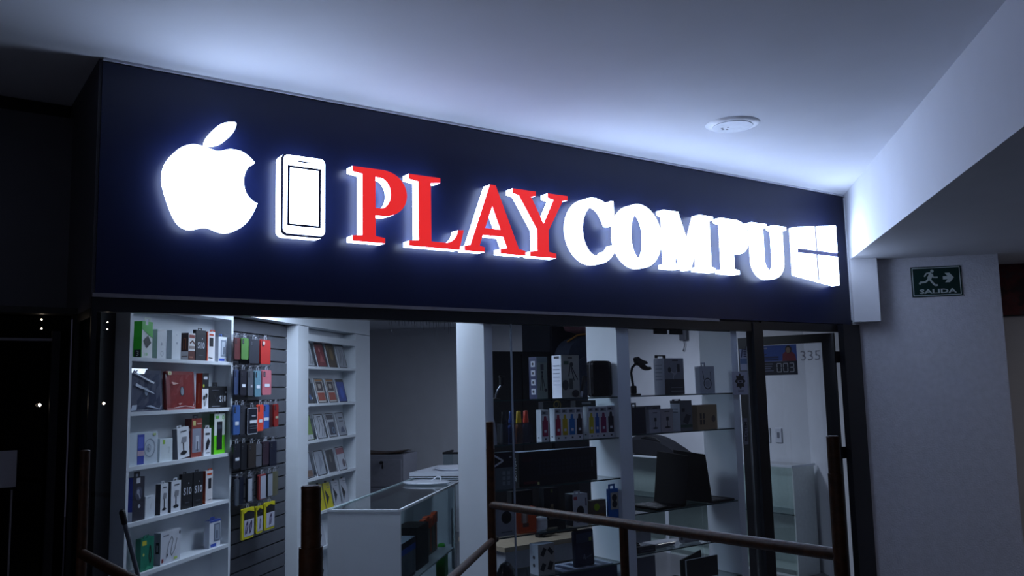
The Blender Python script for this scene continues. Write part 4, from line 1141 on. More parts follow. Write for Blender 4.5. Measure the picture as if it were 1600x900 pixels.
vs2 = [(x, y, z - 0.01) for x, y, z in vs]
wood = mat('dark_wood', '4a3424', 0.45, var=0.3, scale=9)
mb.add(vs + vs2, [(i, i + 1, i + 10, i + 9) for i in range(8)] + [(18 + i + 9, 18 + i + 10, 18 + i + 1, 18 + i) for i in range(8)] + [(18 + i, 18 + i + 1, i + 1, i) for i in range(8)], wood)
mb.build('sheet_body', t)
t = thing('glass_case', 'low glass case with a black top rim near the back wall', 'case', (-2.70, 9.5, 0))
MB().box(0, 1.1, 0, 0.4, 0, 0.80, mat('cabinet_grey', '', 0.5)).build('case_base', t)
MB().box(0, 1.1, 0, 0.006, 0.8, 1.0, G_SHELF).box(0, 0.006, 0.006, 0.4, 0.8, 1.0, G_SHELF).build('case_pane', t)
MB().box(-0.005, 1.105, -0.005, 0.014, 1.0, 1.022, BLACK).box(-0.005, 0.014, 0.0, 0.4, 1.0, 1.022, BLACK).build('top_rim', t)
t = thing('black_device', 'black device with a pale tray standing inside the low glass case', 'device', (-2.52, 9.6, 0.801))
MB().rbox(0, 0.5, 0, 0.2, 0.10, 0.17, BLACK, 0.02).rbox(0.02, 0.48, 0.02, 0.18, 0.0, 0.06, BLACK, 0.01).build('device_body', t)
MB().rbox(-0.04, 0.5, -0.02, 0.18, 0.07, 0.09, ink('a8acb4'), 0.004).build('tray', t)

# ------------------------------------------------------------------ glass shelf rack along the front
rk = thing('display_rack', 'white panelled rack with glass shelves standing along the shop glass', 'rack', L0, FROT)
for a, b_ in ((2.072, 2.130), (3.096, 3.203), (4.196, 4.262)):
    MB().box(a, b_, 0.03, 0.33, 0, 2.46, WHITE_MEL).build('side_panel', rk)
B1 = (1.642, 1.385, 1.131, 0.864, 0.611, 0.36)
B2 = (1.643, 1.395, 0.893, 0.640, 0.385)
for lv, a, b_ in ((B1, 2.132, 3.094), (B2, 3.205, 4.194)):
    for z in lv:
        mb = MB().box(a, b_, 0.035, 0.325, z - 0.008, z, G_EDGE, top=G_SHELF)
        mb.m = [mb.mi(G_SHELF) if i == 0 and False else k for i, k in enumerate(mb.m)]
        # underside also clear
        mb.m[0] = mb.mi(G_SHELF)
        mb.build('glass_shelf', rk)
MB().box(3.45, 3.56, 0.03, 0.05, 2.05, 2.08, BLACK).box(3.60, 3.71, 0.03, 0.05, 2.05, 2.08, BLACK).box(3.203, 4.196, 0.03, 0.05, 2.08, 2.11, BLACK).build('shelf_clip', rk)


def fbox(name, lab, s, z, w, h, d, body, dd=0.07, grp='boxes on the glass shelves', cat='box', **k):
    return carton(name, lab, cat, grp, F(s, dd, z + 0.0005), FROT, w, h, d, body, **k)


TRI = [('l', [(0.5, 0.6), (0.3, 0.2)], 0.05, '1b1d24'), ('l', [(0.5, 0.6), (0.52, 0.18)], 0.05, '1b1d24'), ('l', [(0.5, 0.6), (0.75, 0.22)], 0.05, '1b1d24'), ('d', 0.5, 0.63, 0.1, 0.1, '1b1d24'), ('r', 0.35, 0.65, 0.68, 0.82, '3a3c46')]
fbox('tripod_box', 'grey green tripod box with a dark blue icon side, top glass shelf', 2.478, B1[0], 0.080, 0.253, 0.079, '7d8a84', side='1a2348', fp=TRI + [('r', 0, 1, 0.86, 1, '6a7a80'), ('d', 0.8, 0.2, 0.14, 0.12, '2a2c34')], sp=[('r', 0.28, 0.82, 0.1 + 0.22 * k, 0.24 + 0.22 * k, 'a8adb8') for k in range(4)] + [('d', 0.55, 0.17 + 0.22 * k, 0.12, 0.12, '23252e') for k in range(4)])
fbox('tripod_box', 'grey tripod box with a white text side, top glass shelf', 2.668, B1[0], 0.143, 0.264, 0.095, '8a8c88', side='ccd0dc', fp=[('l', [(0.5, 0.75), (0.4, 0.5)], 0.06, '1b1d24'), ('l', [(0.55, 0.75), (0.9, 0.42)], 0.05, '1b1d24'), ('l', [(0.55, 0.7), (0.7, 0.4)], 0.05, '1b1d24'), ('r', 0.42, 0.62, 0.2, 0.45, '3f4240'), ('d', 0.2, 0.3, 0.18, 0.22, '33353a'), ('d', 0.75, 0.1, 0.2, 0.16, '2a2c32'), ('r', 0.12, 0.4, 0.78, 0.86, '2c4a3a'), ('d', 0.55, 0.78, 0.1, 0.1, '1b1d24'), ('r', 0.35, 0.6, 0.92, 0.95, '2a2c30')],
     sp=[('r', 0.25, 0.8, 0.92, 0.98, '20222c')] + [('r', 0.15, 0.85, 0.3 + 0.09 * k, 0.315 + 0.09 * k, '6a6e80') for k in range(6)])
t = thing('speaker_case', 'black rounded hard case leaning beside the rack panel, top glass shelf', 'case', F(2.925, 0.10, B1[0] + 0.0005), FROT)
vs, fs = curve_mesh([rrect(0, 0.155, 0, 0.228, 0.022, 4)], 0.03)
b = MB()
b.add(vs, fs, BLACKG)
b.build('case_body', t)
vs, fs = curve_mesh([rrect(-0.003, 0.158, -0.0, 0.231, 0.024, 4), rrect(0.004, 0.151, 0.007, 0.224, 0.019, 4)], 0.004)
b = MB()
b.add(vs, fs, ink('3a3d48'))
b.build('zip_seam', t)
t = thing('selfie_stick', 'folded black selfie stick with a pale foot leaning on the black case', 'selfie stick', F(2.845, 0.09, B1[0] + 0.001), FROT)
MB().tube([(0.0, 0, 0.035), (0.045, 0.02, 0.128)], [0.012, 0.015], BLACK, 10).build('handle', t)
MB().tube([(-0.014, -0.006, 0.004), (0.0, 0, 0.037)], 0.0095, ink('a8acb6'), 10).build('foot', t)
t = thing('phone_holder', 'phone holder with a bent silver arm by the near rack panel', 'phone holder', F(2.22, 0.14, B1[0] + 0.0005), FROT)
MB().tube([(0, 0, 0.006), (0.004, 0, 0.03), (0.02, 0, 0.06), (0.045, 0, 0.088)], 0.006, CHROME, 10).build('arm', t)
MB().lathe([(0.03, 0), (0.03, 0.006), (0.012, 0.012)], BLACK, 16).build('base', t)
MB().rbox(0.035, 0.062, -0.012, 0.012, 0.082, 0.135, BLACK, 0.005).rbox(0.028, 0.070, -0.008, 0.008, 0.13, 0.142, BLACK, 0.003).build('clamp', t)
t = thing('white_card', 'small curved white card standing beside the ink bottle pack', 'card', F(2.142, 0.10, B1[1] + 0.0005), FROT)
vs, fs = curve_mesh([[(0, 0), (0.052, 0), (0.05, 0.06), (0.042, 0.12), (0.03, 0.16), (0, 0.163)]], 0.006)
b = MB()
b.add(vs, fs, ink('aeb3bd'))
b.build('card_body', t)
t = thing('ink_bottle_pack', 'clear pack of four ink bottles with coloured nozzle caps', 'ink pack', F(2.222, 0.075, B1[1] + 0.0005), FROT)
MB().box(0, 0.222, 0, 0.002, 0.001, 0.12, FROST).box(0, 0.002, 0.002, 0.06, 0.001, 0.12, PLASTIC).box(0.22, 0.222, 0.002, 0.06, 0.001, 0.12, PLASTIC).build('clear_tray', t)
for k, (c, cc) in enumerate((('1a2038', '101218'), ('1f4a9a', '1d4c9c'), ('c8702a', 'd0a818'), ('3a2a44', 'cc3a1c'))):
    x = 0.032 + 0.053 * k
    bo = MB().lathe([(0.022, 0), (0.0235, 0.01), (0.0235, 0.09), (0.018, 0.105), (0.012, 0.112)], ink(c), 16, c=(x, 0.03, 0.001)).build('bottle', t)
    MB().lathe([(0.017, 0.112), (0.017, 0.135), (0.0145, 0.145), (0.013, 0.185), (0.010, 0.187)], ink(cc), 14, c=(x, 0.03, 0.001)).build('cap', bo)


def inkbox(lab, s, w, col, h=0.196, side='c6cad2', d=0.05):
    fbox('ink_box', lab, s, B1[1], w, h, d, 'c6c8cd', side=side, grp='ink boxes on the second glass shelf', cat='ink box',
         fp=[('r', 0.08, 0.92, 0.84, 0.96, '8a8e98'), ('r', 0.2, 0.6, 0.87, 0.93, '33353e'), ('r', 0.14, 0.88, 0.16, 0.66, col), ('p', [(0.3, 0.66), (0.72, 0.66), (0.66, 0.8), (0.36, 0.8)], col), ('r', 0.36, 0.7, 0.28, 0.36, 'c9ccd4'), ('r', 0.4, 0.64, 0.05, 0.10, '3a3c44')], sp=[('r', 0.3, 0.6, 0.1, 0.14, '50525c')])


inkbox('ink box with a magenta bottle next to the clear bottle pack', 2.502, 0.057, '8c1f48', 0.189)
inkbox('ink box with a deep red bottle, first of the middle four', 2.605, 0.052, '9c1838')
inkbox('ink box with a yellow bottle, second of the middle four', 2.6578, 0.052, 'b8a018')
inkbox('ink box with a sky blue bottle, third of the middle four', 2.7105, 0.058, '1f6ab0')
inkbox('ink box with a near black bottle, last of the middle four', 2.7705, 0.057, '231a26')
inkbox('ink box with a yellow bottle, first of the four by the rack panel', 2.872, 0.049, 'b8a818', 0.199)
inkbox('ink box with a royal blue bottle, second of the four by the panel', 2.9225, 0.043, '2858a8', 0.198)
inkbox('ink box with a plum bottle, third of the four by the rack panel', 2.967, 0.060, '7a1c50', 0.197)
inkbox('ink box with a black violet bottle, nearest the rack panel', 3.0285, 0.062, '1e1624', 0.201)
fbox('headset_box', 'dark box with a hang slot behind the last ink boxes', 2.88, B1[1], 0.17, 0.235, 0.05, '14151c', dd=0.20, fp=[('r', 0.3, 0.75, 0.9, 0.96, '8a8e98')])
t = fbox('cable_box', 'dark box with a coiled yellow cable behind the middle ink boxes', 2.62, B1[1], 0.20, 0.235, 0.05, '17181f', dd=0.20, fp=[('ring', 0.55, 0.9, 0.15, 0.02, 'a8944a'), ('ring', 0.52, 0.92, 0.10, 0.015, 'a8944a')])
fbox('network_box', 'black and grey box with a white V mark beside the brown post', 2.142, B1[2], 0.150, 0.208, 0.06, '5a666e', fp=[('r', 0, 1, 0.58, 1, '090b12'), ('l', [(0.05, 0.94), (0.5, 0.77), (0.05, 0.62)], 0.07, 'd4d8e0'), ('r', 0.78, 0.9, 0.84, 0.88, 'a4a8b2')] + [('r', 0.45 + 0.22 * i, 0.58 + 0.22 * i, 0.1 + 0.14 * j, 0.2 + 0.14 * j, '7d8a92') for i in range(2) for j in range(3)])
t = fbox('keyboard_box', 'long black keyboard box with white lettering on its end', 2.330, B1[2], 0.600, 0.200, 0.085, '0b0c12', top='aab0c0', fp=[('r', 0.04, 0.16, 0.72, 0.86, '2c0d14'), ('r', 0.05, 0.22, 0.06, 0.14, '4a1220'), ('r', 0.22, 0.245, 0.02, 0.1, 'b8bc7a')] + [('r', 0.24 + 0.047 * i, 0.275 + 0.047 * i, 0.28 + 0.125 * j, 0.375 + 0.125 * j, '1a1c28') for i in range(15) for j in range(4)] + [('r', 0.89, 0.905, 0.42, 0.62, '5a5e6a')],
         sp=[('tv', 'SK-1104+', 0.55, 0.5, 0.125, 'd0d4de')])
fbox('speaker_box', 'grey box with a black ring mark beside the orange box', 2.150, B1[3], 0.150, 0.168, 0.06, '8e929b', fp=[('d', 0.55, 0.62, 0.24, 0.24, '0c0d13'), ('r', 0.3, 0.8, 0.12, 0.15, '50535c')])
fbox('earphone_box', 'orange box picturing a pale earphone case', 2.322, B1[3], 0.125, 0.145, 0.05, 'c4491a', fp=[('r', 0.12, 0.5, 0.42, 0.95, '8f6a58'), ('r', 0.2, 0.42, 0.3, 0.9, 'b4a8a0'), ('r', 0.2, 0.55, 0.24, 0.4, '6a4a40'), ('r', 0.05, 0.95, 0.02, 0.08, 'd8602c')])
t = thing('earphone_case', 'small rounded white earphone charging case by the orange box', 'earphone case', F(2.462, 0.075, B1[3] + 0.0005), FROT)
MB().rbox(0, 0.078, 0, 0.04, 0, 0.082, mat('case_white', 'd8dad8', 0.25), 0.016).build('case_body', t)
MB().box(-0.0004, 0.0784, -0.0004, 0.0404, 0.055, 0.056, ink('7a7c7a')).build('lid_seam', t)
fbox('gadget_box', 'tall black box standing behind the white earphone case', 2.37, B1[3], 0.157, 0.225, 0.05, '0c0d12', dd=0.21)
fbox('gadget_box', 'dark box with a tan lamp picture beside the camera box', 2.560, B1[3], 0.112, 0.235, 0.05, '13141b', dd=0.14, fp=[('p', [(0.3, 0.2), (0.75, 0.2), (0.68, 0.5), (0.4, 0.5)], '6a5c48'), ('d', 0.55, 0.55, 0.1, 0.1, '8a7c60'), ('r', 0.45, 0.6, 0.88, 0.96, '5a6a2a')])
fbox('camera_box', 'white box with a black round camera picture and red mark', 2.727, B1[3], 0.118, 0.190, 0.075, 'b2b4ba', side='171822', fp=[('d', 0.5, 0.45, 0.25, 0.28, '0f1014'), ('r', 0.06, 0.3, 0.82, 0.92, '9a3038'), ('r', 0.84, 0.92, 0.6, 0.86, '23252e'), ('r', 0.2, 0.8, 0.1, 0.13, '5a5d66')], tab=(0.1, 0.5, 0.02, 'a4a8ae'), sp=[('r', 0.3, 0.7, 0.3, 0.34, '4a4c58')])
fbox('battery_pack', 'small box with yellow green picture beside the camera box', 2.868, B1[3], 0.126, 0.140, 0.04, '5c5248', fp=[('d', 0.4, 0.7, 0.18, 0.18, '8aa81e'), ('r', 0.1, 0.9, 0.1, 0.4, '7a5a34')])
t = fbox('earbud_pack', 'blue hanging pack with black earbuds on a pale card', 3.010, B1[3], 0.080, 0.20, 0.02, '1d5fae', dd=0.06, cat='pack', fp=[('r', 0.2, 1.0, 0.36, 0.88, 'a8a89c'), ('d', 0.6, 0.72, 0.27, 0.27, '0b0c10'), ('d', 0.6, 0.52, 0.27, 0.27, '0b0c10')], tab=(0.0, 0.7, 0.03, '1d5fae'))
fbox('earbud_box', 'white box picturing four black earbuds on the low glass shelf', 2.454, B1[4], 0.122, 0.175, 0.085, '9a9894', side='ccd0dc', top='ccd0dc', fp=[('l', [(0.22, 0.62), (0.42, 0.86)], 0.22, '15161b'), ('l', [(0.62, 0.84), (0.88, 0.66)], 0.2, '15161b'), ('l', [(0.2, 0.14), (0.36, 0.36)], 0.24, '15161b'), ('l', [(0.64, 0.14), (0.8, 0.40)], 0.26, '15161b')], sp=[('d', 0.5, 0.56, 0.13, 0.13, '3a3c46'), ('d', 0.5, 0.3, 0.13, 0.13, '3a3c46')])
t = thing('computer_mouse', 'black computer mouse upright on the low glass shelf by the brown post', 'mouse', F(2.255, 0.12, B1[4] + 0.0005), FROT)
MB().lathe([(0.058, 0), (0.062, 0.012), (0.055, 0.05), (0.036, 0.085), (0.012, 0.098)], BLACKG, 20, sy=0.7).build('mouse_body', t)
MB().lathe([(0.004, 0.096), (0.0045, 0.104), (0.002, 0.108)], CHROME, 10).build('wheel', t)
t = thing('wallet_pouch', 'dark navy pouch standing on the low glass shelf', 'pouch', F(2.745, 0.08, B1[4] + 0.0005), FROT, ry=-0.03)
MB().rbox(0, 0.155, 0, 0.035, 0, 0.22, CLOTH, 0.012).build('pouch_body', t)
p = MB()
shapes(p, [('r', 0.08, 0.92, 0.66, 0.92, '23304a'), ('r', 0.72, 0.86, 0.68, 0.78, '8a9a58'), ('l', [(0.4, 0.22), (0.46, 0.34), (0.5, 0.2)], 0.05, '5c6278'), ('l', [(0.55, 0.24), (0.85, 0.30)], 0.05, '3c425a')], 0.155, 0.22, 0)
p.build('pouch_print', t)
t = thing('paper_stack', 'pale printed leaflets lying flat on the low glass shelf', 'papers', F(2.62, 0.05, B1[4] + 0.0006), FROT)
MB().box(0, 0.40, 0, 0.20, 0, 0.004, ink('9fa6b8')).build('sheet', t)
for k in range(4):
    MB().box(0.05 + 0.09 * k, 0.10 + 0.09 * k, 0.01, 0.17, 0.0042, 0.0050, ink('3a4258')).build('printed_band', t)
t = fbox('navy_box', 'flat navy box below the low glass shelf of the near bay', 2.66, B1[5], 0.40, 0.235, 0.08, '12163a', dd=0.06)

# far bay
t = thing('phone_holder', 'black gooseneck phone holder on the top shelf of the far bay', 'phone holder', F(3.262, 0.10, B2[0] + 0.0005), FROT)
MB().rbox(0.0, 0.075, -0.03, 0.03, 0, 0.012, BLACK, 0.004).rbox(0.018, 0.052, -0.015, 0.015, 0.012, 0.065, BLACK, 0.006).build('base', t)
MB().tube([(0.033, 0, 0.06), (0.026, 0, 0.10), (0.018, 0, 0.15), (0.03, 0, 0.185), (0.058, 0, 0.205), (0.075, 0, 0.21)], 0.0085, BLACK, 10).build('gooseneck', t)
MB().prism([(0.055, 0.245), (0.075, 0.255), (0.11, 0.235), (0.15, 0.225), (0.158, 0.21), (0.13, 0.205), (0.15, 0.19), (0.185, 0.188), (0.19, 0.172), (0.16, 0.165), (0.13, 0.175), (0.105, 0.195), (0.07, 0.205)], -0.018, 0.018, BLACK).build('clamp', t)
fbox('camera_box', 'large grey box with a tripod picture and black hang tab, far bay', 3.558, B2[0], 0.187, 0.246, 0.10, '767982', side='b4b8c4', fp=[('r', 0, 1, 0, 0.42, '2a2c34'), ('l', [(0.25, 0.66), (0.55, 0.55), (0.7, 0.74)], 0.05, '9a9ca4'), ('l', [(0.5, 0.6), (0.42, 0.42)], 0.04, '9a9ca4'), ('d', 0.25, 0.68, 0.08, 0.1, '17181e'), ('r', 0.64, 0.78, 0.62, 0.84, '23252c'), ('r', 0.4, 0.7, 0.92, 0.96, '16171d'), ('r', 0.3, 0.95, 0.08, 0.1, '8a8d96'), ('r', 0.3, 0.9, 0.18, 0.2, '6a6d78')],
     sp=[('r', 0.15, 0.8, 0.4 + 0.1 * k, 0.415 + 0.1 * k, '6c707c') for k in range(5)] + [('r', 0.5, 0.9, 0.12, 0.2, 'b4b8c4')], tab=(-0.45, 0.1, 0.02, '17181e'))
fbox('cable_box', 'pale box with a black looped cable and hang loop, far bay top shelf', 3.902, B2[0], 0.150, 0.190, 0.045, 'a0a4ac', side='bcc0ca', fp=[('l', [(0.2, 0.82), (0.28, 0.5)], 0.04, '17181e'), ('l', [(0.72, 0.8), (0.74, 0.5)], 0.04, '17181e'), ('ring', 0.5, 0.36, 0.27, 0.05, '17181e'), ('d', 0.5, 0.36, 0.16, 0.16, '888c94')], tab=(0.1, 0.4, 0.026, '9a9ea8'))
fbox('headset_box', 'plain dark box with a hang tab on the second shelf of the far bay', 3.232, B2[1], 0.134, 0.172, 0.05, '1b1e2c', tab=(0.05, 0.4, 0.03, '17181e'))
DESK = [('l', [(0.3, 0.2), (0.75, 0.2)], 0.06, '1b1c22'), ('d', 0.52, 0.2, 0.2, 0.06, '1b1c22'), ('l', [(0.52, 0.2), (0.52, 0.55)], 0.05, '1b1c22'), ('r', 0.42, 0.62, 0.5, 0.66, '2a2c34'), ('r', 0.3, 0.7, 0.86, 0.9, '3a3c44')]
fbox('stand_box', 'grey box behind the nearer stand box, far bay second shelf', 3.375, B2[1], 0.094, 0.176, 0.05, '777a84', dd=0.16, fp=[('r', 0.3, 0.7, 0.88, 0.93, '3a3c44')])
fbox('stand_box', 'grey box picturing a desk stand beside the dark box, far bay second shelf', 3.400, B2[1], 0.103, 0.148, 0.05, '9c9da6', fp=DESK)
fbox('stand_box', 'grey box behind the further stand box, far bay second shelf', 3.490, B2[1], 0.106, 0.176, 0.05, '777a84', dd=0.16, fp=[('r', 0.3, 0.7, 0.88, 0.93, '3a3c44')])
fbox('stand_box', 'grey box picturing a desk stand beside the tall pale box, far bay second shelf', 3.507, B2[1], 0.114, 0.154, 0.05, '9e989c', fp=DESK)
fbox('tripod_box', 'tall box with pale side and dark front, far bay second shelf', 3.690, B2[1], 0.117, 0.205, 0.090, '5c6068', side='c6ccd8', fp=[('r', 0.15, 0.4, 0.62, 0.74, '17181e'), ('r', 0.55, 0.9, 0.66, 0.84, '5c6068'), ('p', [(0.2, 0.3), (0.6, 0.2), (0.9, 0.5), (0.5, 0.55)], '22242a'), ('r', 0, 1, 0.1, 0.2, '2c4434')], sp=[('r', 0.0, 1.0, 0.9, 1.0, '3a3d48'), ('r', 0.1, 0.8, 0.7, 0.73, '6a7080'), ('r', 0.1, 0.8, 0.6, 0.63, '6a7080')], tab=(-0.6, 0.1, 0.01, '3a3d48'))
fbox('kraft_box', 'brown cardboard box with upright lettering bars near the end panel', 3.859, B2[1], 0.200, 0.170, 0.06, '907a5e', fp=[('r', 0.12 + 0.0, 0.22, 0.2, 0.66, '3c3128'), ('r', 0.28, 0.36, 0.2, 0.66, '3c3128'), ('r', 0.12, 0.36, 0.4, 0.44, '907a5e'), ('d', 0.8, 0.42, 0.1, 0.12, '54463a')])


LAPTOP = mat('laptop_black', '050507', 0.7, spec=0.2)


def laptop(lab, s, flip):
    t = thing('laptop', lab, 'laptop', F(s, 0.0, B2[2] + 0.0008), FROT)
    k = -1 if flip else 1
    # base runs along the shelf away from the lid; lid stands across the shelf
    x0, x1 = (0.0, 0.24) if k > 0 else (-0.26, 0.0)
    MB().rbox(x0, x1, 0.04, 0.32, 0, 0.016, LAPTOP, 0.004).build('base', t)
    mb = MB()
    for i in range(3):
        for j in range(8):
            xa = x0 + 0.03 + 0.05 * i
            mb.box(xa, xa + 0.042, 0.06 + 0.03 * j, 0.085 + 0.03 * j, 0.016, 0.018, ink('17181e'))
    mb.build('keyboard', t)
    tilt = 0.05 * (1 if k < 0 else -1)
    hgt = 0.335
    vs = []
    for z, o_ in ((0.012, 0), (hgt, tilt)):
        for y in (0.035, 0.325):
            for x in (-0.006, 0.006):
                vs.append((x + o_, y, z + (0.02 if z > 0.1 and y > 0.2 else 0)))
    MB().add(vs, [(0, 1, 3, 2), (4, 6, 7, 5), (0, 4, 5, 1), (2, 3, 7, 6), (0, 2, 6, 4), (1, 5, 7, 3)], LAPTOP).build('lid', t)


laptop('open black laptop facing the near rack panel, low shelf of the far bay', 3.665, True)
laptop('open black laptop showing the back of its lid, low shelf of the far bay', 3.925, False)
t = thing('web_camera', 'small round black camera on the shelf below the laptops', 'camera', F(3.275, 0.12, B2[3] + 0.0005), FROT)
MB().lathe([(0.012, 0), (0.014, 0.008), (0.03, 0.016), (0.034, 0.036), (0.026, 0.056), (0.01, 0.062)], BLACKG, 18).build('camera_body', t)
MB().cyl((0.0, -0.028, 0.038), (0.0, -0.036, 0.038), 0.013, ink('3c3e48'), n=14).build('lens', t)
t = thing('card_reader', 'flat dark box below the laptops beside the small camera', 'device', F(3.236, 0.045, B2[3] + 0.0005), FROT)
MB().rbox(0, 0.15, 0, 0.035, 0, 0.042, ink('1d1d26'), 0.004).build('device_body', t)
MB().box(0.02, 0.13, -0.001, 0, 0.012, 0.018, ink('4a4c58')).build('slot', t)
t = thing('clear_case', 'flat clear plastic case shining on the shelf below the laptops', 'case', F(3.42, 0.10, B2[3] + 0.0005), FROT)
MB().rbox(0, 0.24, 0, 0.12, 0, 0.03, PLASTIC, 0.006).build('case_body', t)
MB().rbox(0.02, 0.22, 0.02, 0.10, 0.003, 0.02, ink('80838e'), 0.004).build('inner_tray', t)
t = thing('paper_roll', 'white paper roll lying on the shelf below the laptops', 'roll', F(3.705, 0.12, B2[3] + 0.033), FROT)
MB().cyl((0, 0, 0), (0.16, 0, 0), 0.032, ink('a4a6ac'), n=22).build('roll_body', t)
MB().cyl((-0.002, 0, 0), (0.162, 0, 0), 0.010, ink('54565e'), n=12).build('core', t)
t = thing('metal_clip', 'small shiny metal clip beside the white paper roll', 'clip', F(3.93, 0.10, B2[3] + 0.0005), FROT)
MB().rbox(0, 0.08, 0, 0.03, 0, 0.012, CHROME, 0.003).build('clip_body', t)
MB().tube([(0.01, 0.015, 0.012), (0.04, 0.015, 0.03), (0.07, 0.015, 0.012)], 0.003, CHROME, 8).build('clip_wire', t)
fbox('grey_carton', 'plain grey box on the lowest visible shelf of the far bay', 3.240, B2[4], 0.160, 0.225, 0.10, '54565f')
t = thing('tablet_folder', 'open black tablet folder with a white rim on the lowest visible shelf', 'folder', F(3.76, 0.14, B2[4] + 0.0005), FROT)
MB().box(0, 0.31, 0, 0.012, 0, 0.135, ink('9aa0a8'), front=BLACK).build('front_cover', t)
MB().prism([(0.0, 0.0), (0.0, 0.13), (0.20, 0.175), (0.21, 0.0)], 0.05, 0.062, BLACK).build('back_cover', t)

# ------------------------------------------------------------------ things further back in the shop
t = thing('black_cupboard', 'tall black cupboard standing behind the glass shelves', 'cupboard', F(3.18, 1.62, 0), FROT)
MB().box(0, 0.60, 0, 0.40, 0, 2.01, BLACK).build('cupboard_body', t)
MB().box(0.01, 0.295, -0.016, 0, 0.02, 1.99, BLACK).build('door', t)
MB().box(0.305, 0.59, -0.016, 0, 0.02, 1.99, BLACK).build('door', t)
t = thing('black_locker', 'taller black locker reaching the ceiling beside the black cupboard', 'locker', F(3.79, 1.62, 0), FROT)
MB().box(0, 0.475, 0, 0.40, 0, 2.49, mat('locker_navy', '0b0e1c', 0.5)).build('locker_body', t)
MB().box(0.01, 0.465, -0.014, 0, 0.02, 2.47, mat('locker_navy', '', 0.5)).build('door', t)
t = thing('backpack', 'dark blue grey backpack with orange piping hanging on the black locker', 'backpack', F(3.80, 1.38, 1.62), FROT)
mb = MB()
prof = smooth([(0.02, 0.0), (0.44, 0.0), (0.47, 0.15), (0.46, 0.34), (0.40, 0.46), (0.24, 0.515), (0.08, 0.46), (0.01, 0.34), (0.0, 0.15)], 4)
mb.prism(prof, 0.03, 0.22, mat('pack_cloth', '2a3348', 0.85, var=0.2, bump=0.3))
mb.build('pack_body', t)
MB().prism([(x * 0.72 + 0.065, z * 0.62 + 0.03) for x, z in prof], 0.0, 0.04, mat('pack_cloth', '', 0.85)).build('front_pocket', t)
MB().tube([(0.06, 0.10, 0.465), (0.14, 0.06, 0.52), (0.25, 0.05, 0.535), (0.36, 0.06, 0.515), (0.42, 0.10, 0.45)], 0.008, ink('9a6a2a'), 8).build('piping', t)
MB().tube([(0.20, 0.2, 0.5), (0.2, 0.2, 0.525), (0.28, 0.2, 0.525), (0.28, 0.2, 0.5)], 0.01, BLACK, 8).build('handle', t)
t = thing('pink_bag', 'crumpled pinkish brown bag above the hanging backpack', 'bag', F(3.84, 1.40, 2.162), FROT)
MB().lathe([(0.05, 0.0), (0.15, 0.02), (0.17, 0.07), (0.10, 0.13), (0.03, 0.16)], mat('bag_pink', '6a4650', 0.8, var=0.3, bump=0.4), 16, c=(0.18, 0.1, 0), sy=0.55).build('bag_body', t)
MB().lathe([(0.02, 0.16), (0.035, 0.20)], mat('bag_pink', '', 0.8), 12, c=(0.18, 0.1, 0), sy=0.55).build('bag_neck', t)
t = thing('back_desk', 'grey desk with a beige top behind the near bay of glass shelves', 'desk', F(2.60, 0.62, 0), FROT)
MB().box(0, 1.30, 0, 0.02, 0, 0.655, mat('desk_grey', '9c9fa8', 0.5)).build('front_panel', t)
MB().box(-0.02, 1.32, -0.02, 0.55, 0.655, 0.685, mat('desk_beige', '9a8c78', 0.5, var=0.1)).build('desk_top', t)
MB().box(0, 0.02, 0.02, 0.53, 0, 0.655, mat('desk_grey', '', 0.5)).build('side_panel', t)
MB().box(1.28, 1.30, 0.02, 0.53, 0, 0.655, mat('desk_grey', '', 0.5)).build('side_panel', t)
t = thing('cable_tangle', 'tangle of dark cables lying on the beige desk top', 'cables', F(2.95, 0.75, 0.692), FROT)
pts = [(0.09 * sin(k * 1.9) + 0.1, 0.07 * cos(k * 1.3) + 0.05, 0.006 + 0.02 * abs(sin(k * 0.8))) for k in range(24)]
MB().tube(pts, 0.006, CABLE, 6).build('cable', t)
MB().rbox(0.02, 0.08, 0.0, 0.05, -0.006, 0.05, BLACK, 0.008).build('plug', t)
t = thing('desk_monitor', 'dark monitor standing on the beige desk top', 'monitor', F(3.10, 0.86, 0.6855), FROT)
MB().rbox(0, 0.34, 0, 0.03, 0.06, 0.36, BLACK, 0.006).build('screen', t)
MB().box(0.14, 0.2, 0.005, 0.025, 0.0, 0.08, BLACK).rbox(0.08, 0.26, -0.05, 0.08, 0, 0.012, BLACK, 0.003).build('stand', t)

# second glass counter along the far wall (runs into the shop)
t = thing('far_glass_counter', 'long glass counter with a white top standing along the far shop wall', 'counter', F(5.86, 0.83, 0), FROT)
PG = glass('counter_glass', (0.90, 0.94, 0.93), 1.6)
WGR = mat('counter_inside', 'dde3e0', 0.6)
MB().box(0.30, 0.32, 0.006, 2.5, 0, 0.955, WGR).build('back_panel', t)
MB().box(0.008, 0.30, 0.0, 0.012, 0, 0.955, WGR).build('end_panel', t)
for a, b_ in ((0.0, 0.69), (0.70, 1.09), (1.10, 1.55), (1.61, 2.5)):
    MB().box(0.0, 0.006, a + 0.012 if a == 0 else a, b_, 0.02, 0.95, PG).build('front_pane', t)
MB().box(0.0, 0.012, 1.555, 1.605, 0, 0.95, WHITE_MEL).build('post', t)
MB().box(0.002, 0.30, 0.012, 2.5, 0.535, 0.545, G_EDGE).build('inner_shelf', t)
MB().box(0.006, 0.30, 0.012, 2.5, 0, 0.06, WGR).build('base', t)
MB().box(0.012, 0.33, 0.012, 2.5, 0.957, 0.965, PG).build('counter_top', t)
MB().box(-0.004, 0.012, 0.0, 2.5, 0.953, 0.972, WHITE_MEL).box(0.012, 0.33, -0.002, 0.012, 0.953, 0.972, WHITE_MEL).build('top_edging', t)
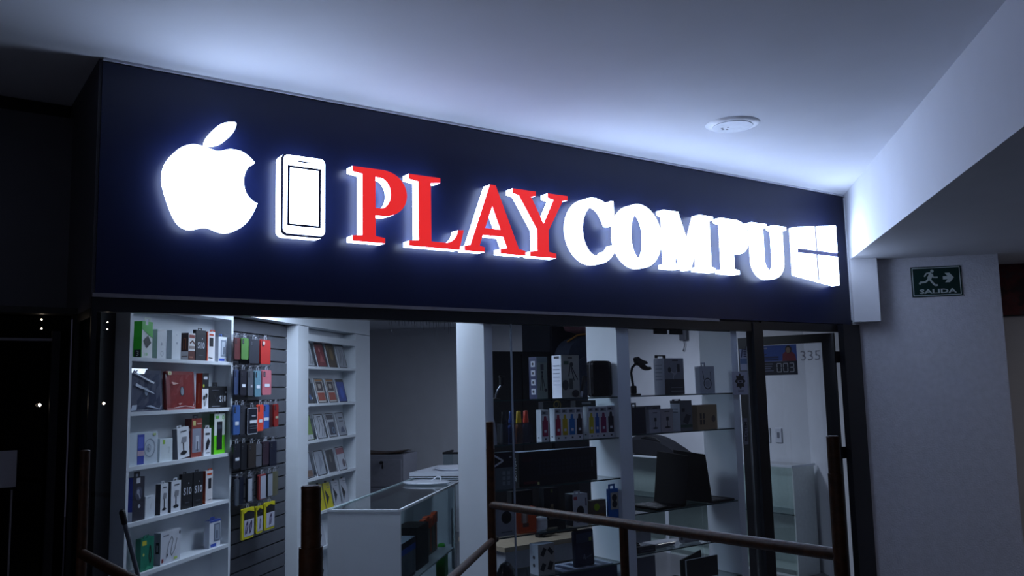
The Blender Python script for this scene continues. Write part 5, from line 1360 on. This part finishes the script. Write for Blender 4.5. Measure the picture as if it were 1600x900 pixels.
t = thing('black_duffel', 'black soft bag slumped on the long far glass counter', 'bag', F(5.98, 3.13, 0.973), FROT - 0.02)
mb = MB()
prof = smooth([(0.0, 0.0), (-0.78, 0.0), (-0.76, 0.06), (-0.6, 0.15), (-0.36, 0.205), (-0.12, 0.19), (0.0, 0.12)], 4)
# long side runs into the shop (local y)
n_ = len(prof)
vs = [(x, a, max(z, 0) * k) for x, k in ((0.0, 0.75), (0.06, 1.0), (0.16, 1.0), (0.22, 0.75)) for a, z in prof]
fs = []
for r_ in range(3):
    for i in range(n_):
        fs.append((r_ * n_ + i, r_ * n_ + (i + 1) % n_, (r_ + 1) * n_ + (i + 1) % n_, (r_ + 1) * n_ + i))
fs += [list(range(n_ - 1, -1, -1)), list(range(3 * n_, 4 * n_))]
mb.add(vs, fs, mat('duffel_cloth', '14161f', 0.85, bump=0.4), False)
mb.build('bag_body', t)
MB().tube([(0.02, -0.55, 0.13), (-0.01, -0.5, 0.18), (-0.01, -0.35, 0.19), (0.02, -0.25, 0.17)], 0.01, BLACK, 8).build('strap', t)
t = thing('power_adapter', 'grey power adapter with a dangling lead fixed on the white far wall', 'adapter', F(6.298, 2.40, 2.19), FROT)
MB().rbox(-0.05, 0.0, 0.0, 0.10, 0.0, 0.145, ink('55565f'), 0.008).build('adapter_body', t)
MB().tube([(-0.025, 0.055, 0.0), (-0.025, 0.045, -0.05), (-0.022, 0.06, -0.085), (-0.02, 0.075, -0.115)], [0.005, 0.004, 0.004, 0.008], ink('4a4b54'), 8).build('lead', t)
for i, (y0, y1) in enumerate(((1.255, 1.33), (1.392, 1.46))):
    t = thing('wall_socket', ('white wall socket plate nearest the door post', 'white wall socket plate further from the door post')[i], 'socket', F(6.2995, y0, 1.135), FROT, 'wall sockets behind the door glass')
    MB().rbox(-0.012, 0.0, 0, y1 - y0, 0, 0.14, ink('c4c6ce'), 0.004).build('plate', t)
    MB().box(-0.0135, -0.012, 0.022, 0.052, 0.045, 0.1, ink('74767f')).build('outlet', t)
